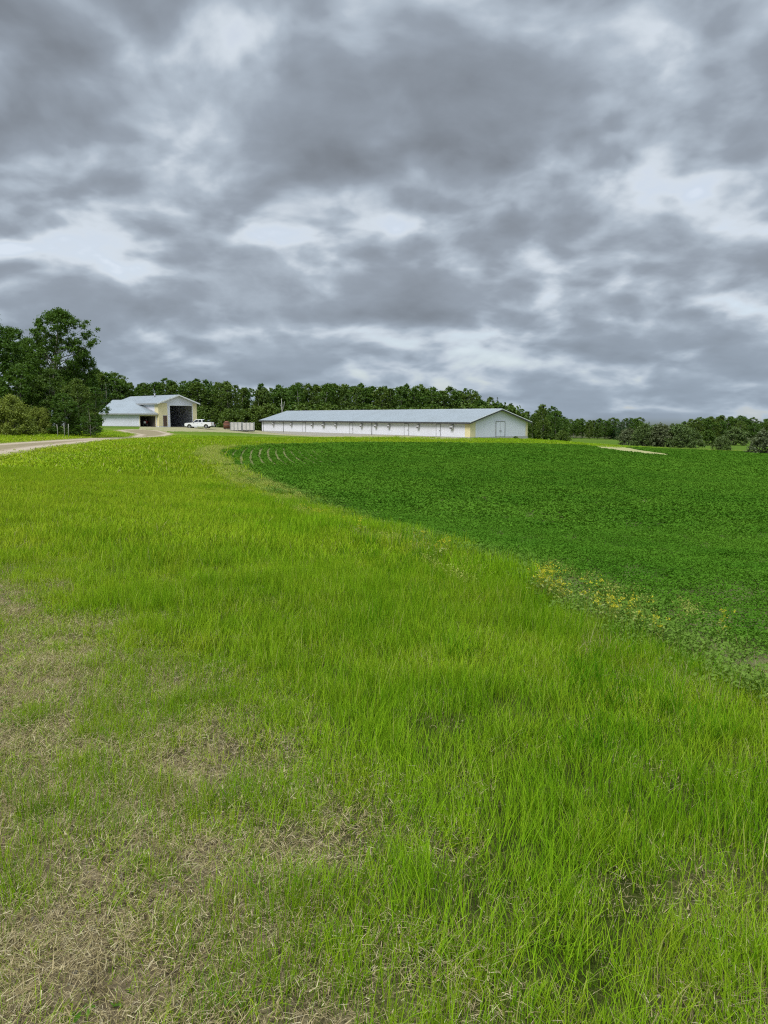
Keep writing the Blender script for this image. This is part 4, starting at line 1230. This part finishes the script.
plant('tree', 'near_low2', 65, 79, 392, 'low dark bushy tree behind the three pale stakes', 'tree', G1, 1.3, 4.0)
plant('tree', 'near_thin', 95, 83, 386, 'slim loose young tree partly covering the left end of the low shed', 'tree', G1, 1.1, .7)
plant('tree', 'near_thin', 90, 78, 400, 'thin low sapling at the right foot of the left tree group', 'tree', G1, 1.3, 2.7)
plant('tree', 'near_dense', -42, 92, 312, 'broad dark tree standing beyond the left edge of the photo', 'tree', G1, 1.1, 5.0)
plant('bush', 'near_olive', 12, 73, 396, 'large yellowish olive bush in front of the left trees', 'bush', None, 1.0, 1.0)
plant('bush', 'near_olive', 40, 79, 408, 'smaller dull olive bush right of the large olive bush', 'bush', None, .9, 3.0)

# the woods behind the buildings: a front and a back row
TOPX = [60, 98, 103, 112, 126, 135, 160, 200, 225, 245, 262, 275, 290, 310, 330, 355, 380, 420, 450, 468, 478, 490, 505, 520, 532, 545, 556, 566]
TOPY = [372, 371, 368, 371, 379, 381, 379, 379, 381, 385, 383, 387, 383, 381, 381, 383, 384, 384, 386, 389, 396, 398, 403, 406, 413, 404, 408, 416]
rows_ = [('back', 218, 40, 566, 10.5, -.6), ('front', 203, 92, 562, 9.5, 2.5)]
FORM = {'wood0': 'dark rounded', 'wood1': 'green narrow', 'wood2': 'dark open', 'wood3': 'green full', 'wood4': 'pale trunked', 'wood5': 'green broad', 'wood6': 'dark slim', 'wood7': 'green slim'}
i = 0
for rn, Y, x0, x1, step, dtop in rows_:
    px = x0
    while px < x1:
        key = f'wood{int(rng.integers(0, 8))}'
        zone = ('beyond the left trees' if px < 98 else 'behind the low shed' if px < 140 else 'behind the machine shed' if px < 198 else 'behind the crate and pickup' if px < 262 else
                'behind the far half of the barn' if px < 380 else 'behind the near half of the barn' if px < 500 else 'past the near end of the barn')
        top = np.interp(px, TOPX, TOPY) + dtop + rng.uniform(-1.2, 3.2)
        plant('tree', key, px + rng.uniform(-2, 2), (Y if px < 470 else Y - (px - 470) * .45) + rng.uniform(-4, 4), top, f'{FORM[key]} tree in the {rn} woods {zone}', 'tree', 'trees of the woods behind the buildings', rng.uniform(.85, 1.3))
        px += step * rng.uniform(.75, 1.2)
for px, top, key in ((497, 396, 'spr1'), (511, 402, 'spr0'), (108, 380, 'spr2')):
    plant('spruce_tree', key, px, 196 if px < 400 else 180, top, {497: 'pointed dark spruce rising over the near end of the barn roof', 511: 'lower pointed spruce right of the barn ridge end', 108: 'dark spruce standing behind the low shed roof'}[px], 'spruce', 'spruces by the buildings')
# leafy undergrowth that closes the foot of the woods
px = 94
while px < 560:
    zone = 'behind the low shed' if px < 140 else 'behind the machine shed' if px < 198 else 'behind the pickup and crate' if px < 262 else 'behind the long barn' if px < 520 else 'right of the long barn'
    plant('bush', 'gbush', px, (194 if px < 420 else 194 - (px - 420) * .22) + rng.uniform(-2, 3), rng.uniform(404, 411) if px < 520 else 420, f'leafy green bush at the foot of the woods {zone}', 'bush', 'undergrowth at the foot of the woods', rng.uniform(1.0, 1.3)); px += rng.uniform(11, 15)
plant('tree', 'wood3', 543, 150, 403.5, 'full dark green tree standing alone right of the long barn', 'tree', None, 1.0)
plant('tree', 'wood0', 556, 156, 410, 'lower dark tree just right of the lone full tree by the barn', 'tree', None, 1.0)
plant('tree', 'wood1', 533, 158, 413, 'small green tree between the barn gable and the lone full tree', 'tree', None, 1.0)
plant('bush', 'gbush', 516, 129, 436.2, 'low spreading green bush at the foot of the barn gable', 'bush', None, 1.9)
plant('bush', 'gbush', 562, 146, 431, 'small dark bush at the right foot of the lone full tree', 'bush', None, 1.2)
# a bare pale tree by the far end of the barn
bt = empty('bare_tree', (*at(282, 415, 192)[:2], 0), 0); bt.location.z = h1(bt.location.x, bt.location.y); tag(bt, 'bare pale dead tree trunk above the far end of the barn roof', 'dead tree')
hgt = at(282, 398.5, 192)[2] - bt.location.z
t = MB(); t.tube([(0, 0, -.2), (.08, 0, hgt * .5), (-.05, 0, hgt)], [.12, .10, .05], 7); t.build('trunk', M_PALEBARK, bt)
t = MB(); t.tube([(.05, 0, hgt * .6), (.5, .1, hgt * .78), (.7, .1, hgt * .92)], [.06, .045, .02], 5); t.tube([(0, 0, hgt * .7), (-.5, -.1, hgt * .85)], [.05, .02], 5); t.build('branch', M_PALEBARK, bt)

# far tree line beyond the crop, spruces and broadleaves
FX = [552, 566, 580, 600, 615, 628, 640, 650, 662, 680, 695, 710, 730, 745, 757, 770, 830, 900]
FY = [417, 417, 418, 418.5, 417, 416, 416, 422, 424, 421, 418, 415.5, 415, 416, 418.5, 416.5, 416, 417]
for rn, Y, step, dt in (('back', 282, 5.6, -.3), ('front', 264, 7.0, 2.0)):
    px = 553
    while px < 815:
        sprz = (600 < px < 650 and rng.uniform() < .6) or rng.uniform() < .06
        key = f'spr{int(rng.integers(0, 3))}' if sprz else f'wood{int(rng.integers(0, 6))}'
        zone = 'left of the grey bushes' if px < 620 else 'above the grey bushes' if px < 695 else 'right of the grey bushes'
        top = np.interp(px, FX, FY) + dt + (rng.uniform(-2, 3.5) if sprz else rng.uniform(-.6, 3))
        plant('spruce_tree' if sprz else 'tree', key, px, Y + rng.uniform(-6, 6), top, (f'pointed dark spruce in the far tree line {zone}, {rn} row' if sprz else f'{FORM[key]} tree in the {rn} far tree line {zone}'),
              'spruce' if sprz else 'tree', 'far tree line beyond the crop', rng.uniform(1.2, 1.6) if sprz else rng.uniform(1.1, 1.5)); px += step * rng.uniform(.8, 1.25)
for px, Y, top, key, wd_, lab in ((628, 156, 428.5, 'wil1', 1.1, 'leftmost of the grey willow bushes in the meadow beyond the crop'), (645, 152, 425, 'wil0', 1.0, 'grey green willow bush between two wider ones beyond the crop'),
                                  (662, 150, 424, 'wil1', 1.05, 'tallest brownish grey willow bush beyond the crop'), (680, 148, 425, 'wil2', 1.05, 'broad grey green willow bush at the right end of its row'),
                                  (637, 165, 430, 'wil2', 1.2, 'low willow bush half hidden behind the left willow bushes'), (654, 160, 428, 'wil0', 1.1, 'willow bush half hidden behind the middle of its row'), (690, 158, 429, 'wil0', 1.0, 'small willow bush peeping out right of the broad one'),
                                  (723, 128, 436.5, 'wil2', 1.1, 'round green bush alone in the meadow near the right edge'), (765, 112, 430, 'wil1', 1.15, 'grey twiggy bush at the right edge of the photo'),
                                  (735, 200, 428, 'wil2', 1.3, 'pale willow bush before the right part of the far trees'), (708, 190, 431, 'gbush', 1.2, 'dark green bush in the meadow between the willow row and round bush'), (795, 120, 431, 'wil2', 1.2, 'willow bush just past the right edge of the photo')):
    plant('bush', key, px, Y, top, lab, 'bush', 'bushes in the meadow beyond the crop', wd_)

# yellow weeds one can pick out along the edge of the crop
M_YEL = mat('yellow_flower', lambda t: leafy(t, (.48, .46, .04), .3, 0)); M_WEED = mat('weed_leaf', lambda t: leafy(t, t.mix(attr(t, 'r'), (.14, .24, .025), (.33, .34, .05)), .35, .03))
WEED = []
for k in range(4):
    rg = np.random.default_rng(500 + k)
    st = blades(9, .07, .22, .40, .004, .007, .18, .25, rg=rg); lf = leaflets(46, .12, .04, .30, .028, .055, .4, .9, rg=rg)
    g = join(st, lf); tips = st[0].reshape(9, -1, 3)[:, -1]
    V, Q, rr = leaf_cloud(tips, np.full(9, .04), 14, .009, .018, rg)
    WEED.append((np_mesh('foliage', g[0], g[1], M_WEED, {'r': g[3], 't': g[2]}), np_mesh('blossoms', V, Q, M_YEL, {'r': rr})))
wpx = [(538, 589), (545, 591), (552, 594), (565, 600), (606, 620), (632, 629), (719, 633), (313, 512), (321, 514), (222, 478), (230, 480), (238, 482), (214, 470), (588, 611), (300, 507), (307, 509), (331, 519), (346, 523), (362, 529), (251, 486), (262, 490), (276, 496), (421, 548), (441, 555), (652, 637), (541, 587), (549, 591), (556, 597), (612, 622), (205, 462), (226, 474), (243, 482), (218, 468)]
for k, (px, py) in enumerate(wpx):
    x, y = hit(px, py + 9)
    o = empty('yellow_weed', (x, y, h1(x, y)), rng.uniform(0, 6.28)); s = (1.05 if px > 500 else .95) * rng.uniform(.75, 1.1); o.scale = (s, s, s)
    lab = ('yellow flowering weed at the far bend of the crop edge' if px < 250 else 'yellow flowering weed half way along the crop edge' if px < 400 else 'yellow flowering weed in the densest yellow patch on the crop edge' if px < 590 else
           'yellow flowering weed near the dead stalks on the crop edge' if px < 660 else 'yellow flowering weed standing inside the crop at the right')
    tag(o, lab, 'weed', 'yellow weeds along the crop edge'); a_, b_ = WEED[k % 4]; link('foliage', a_, o); link('blossoms', b_, o)
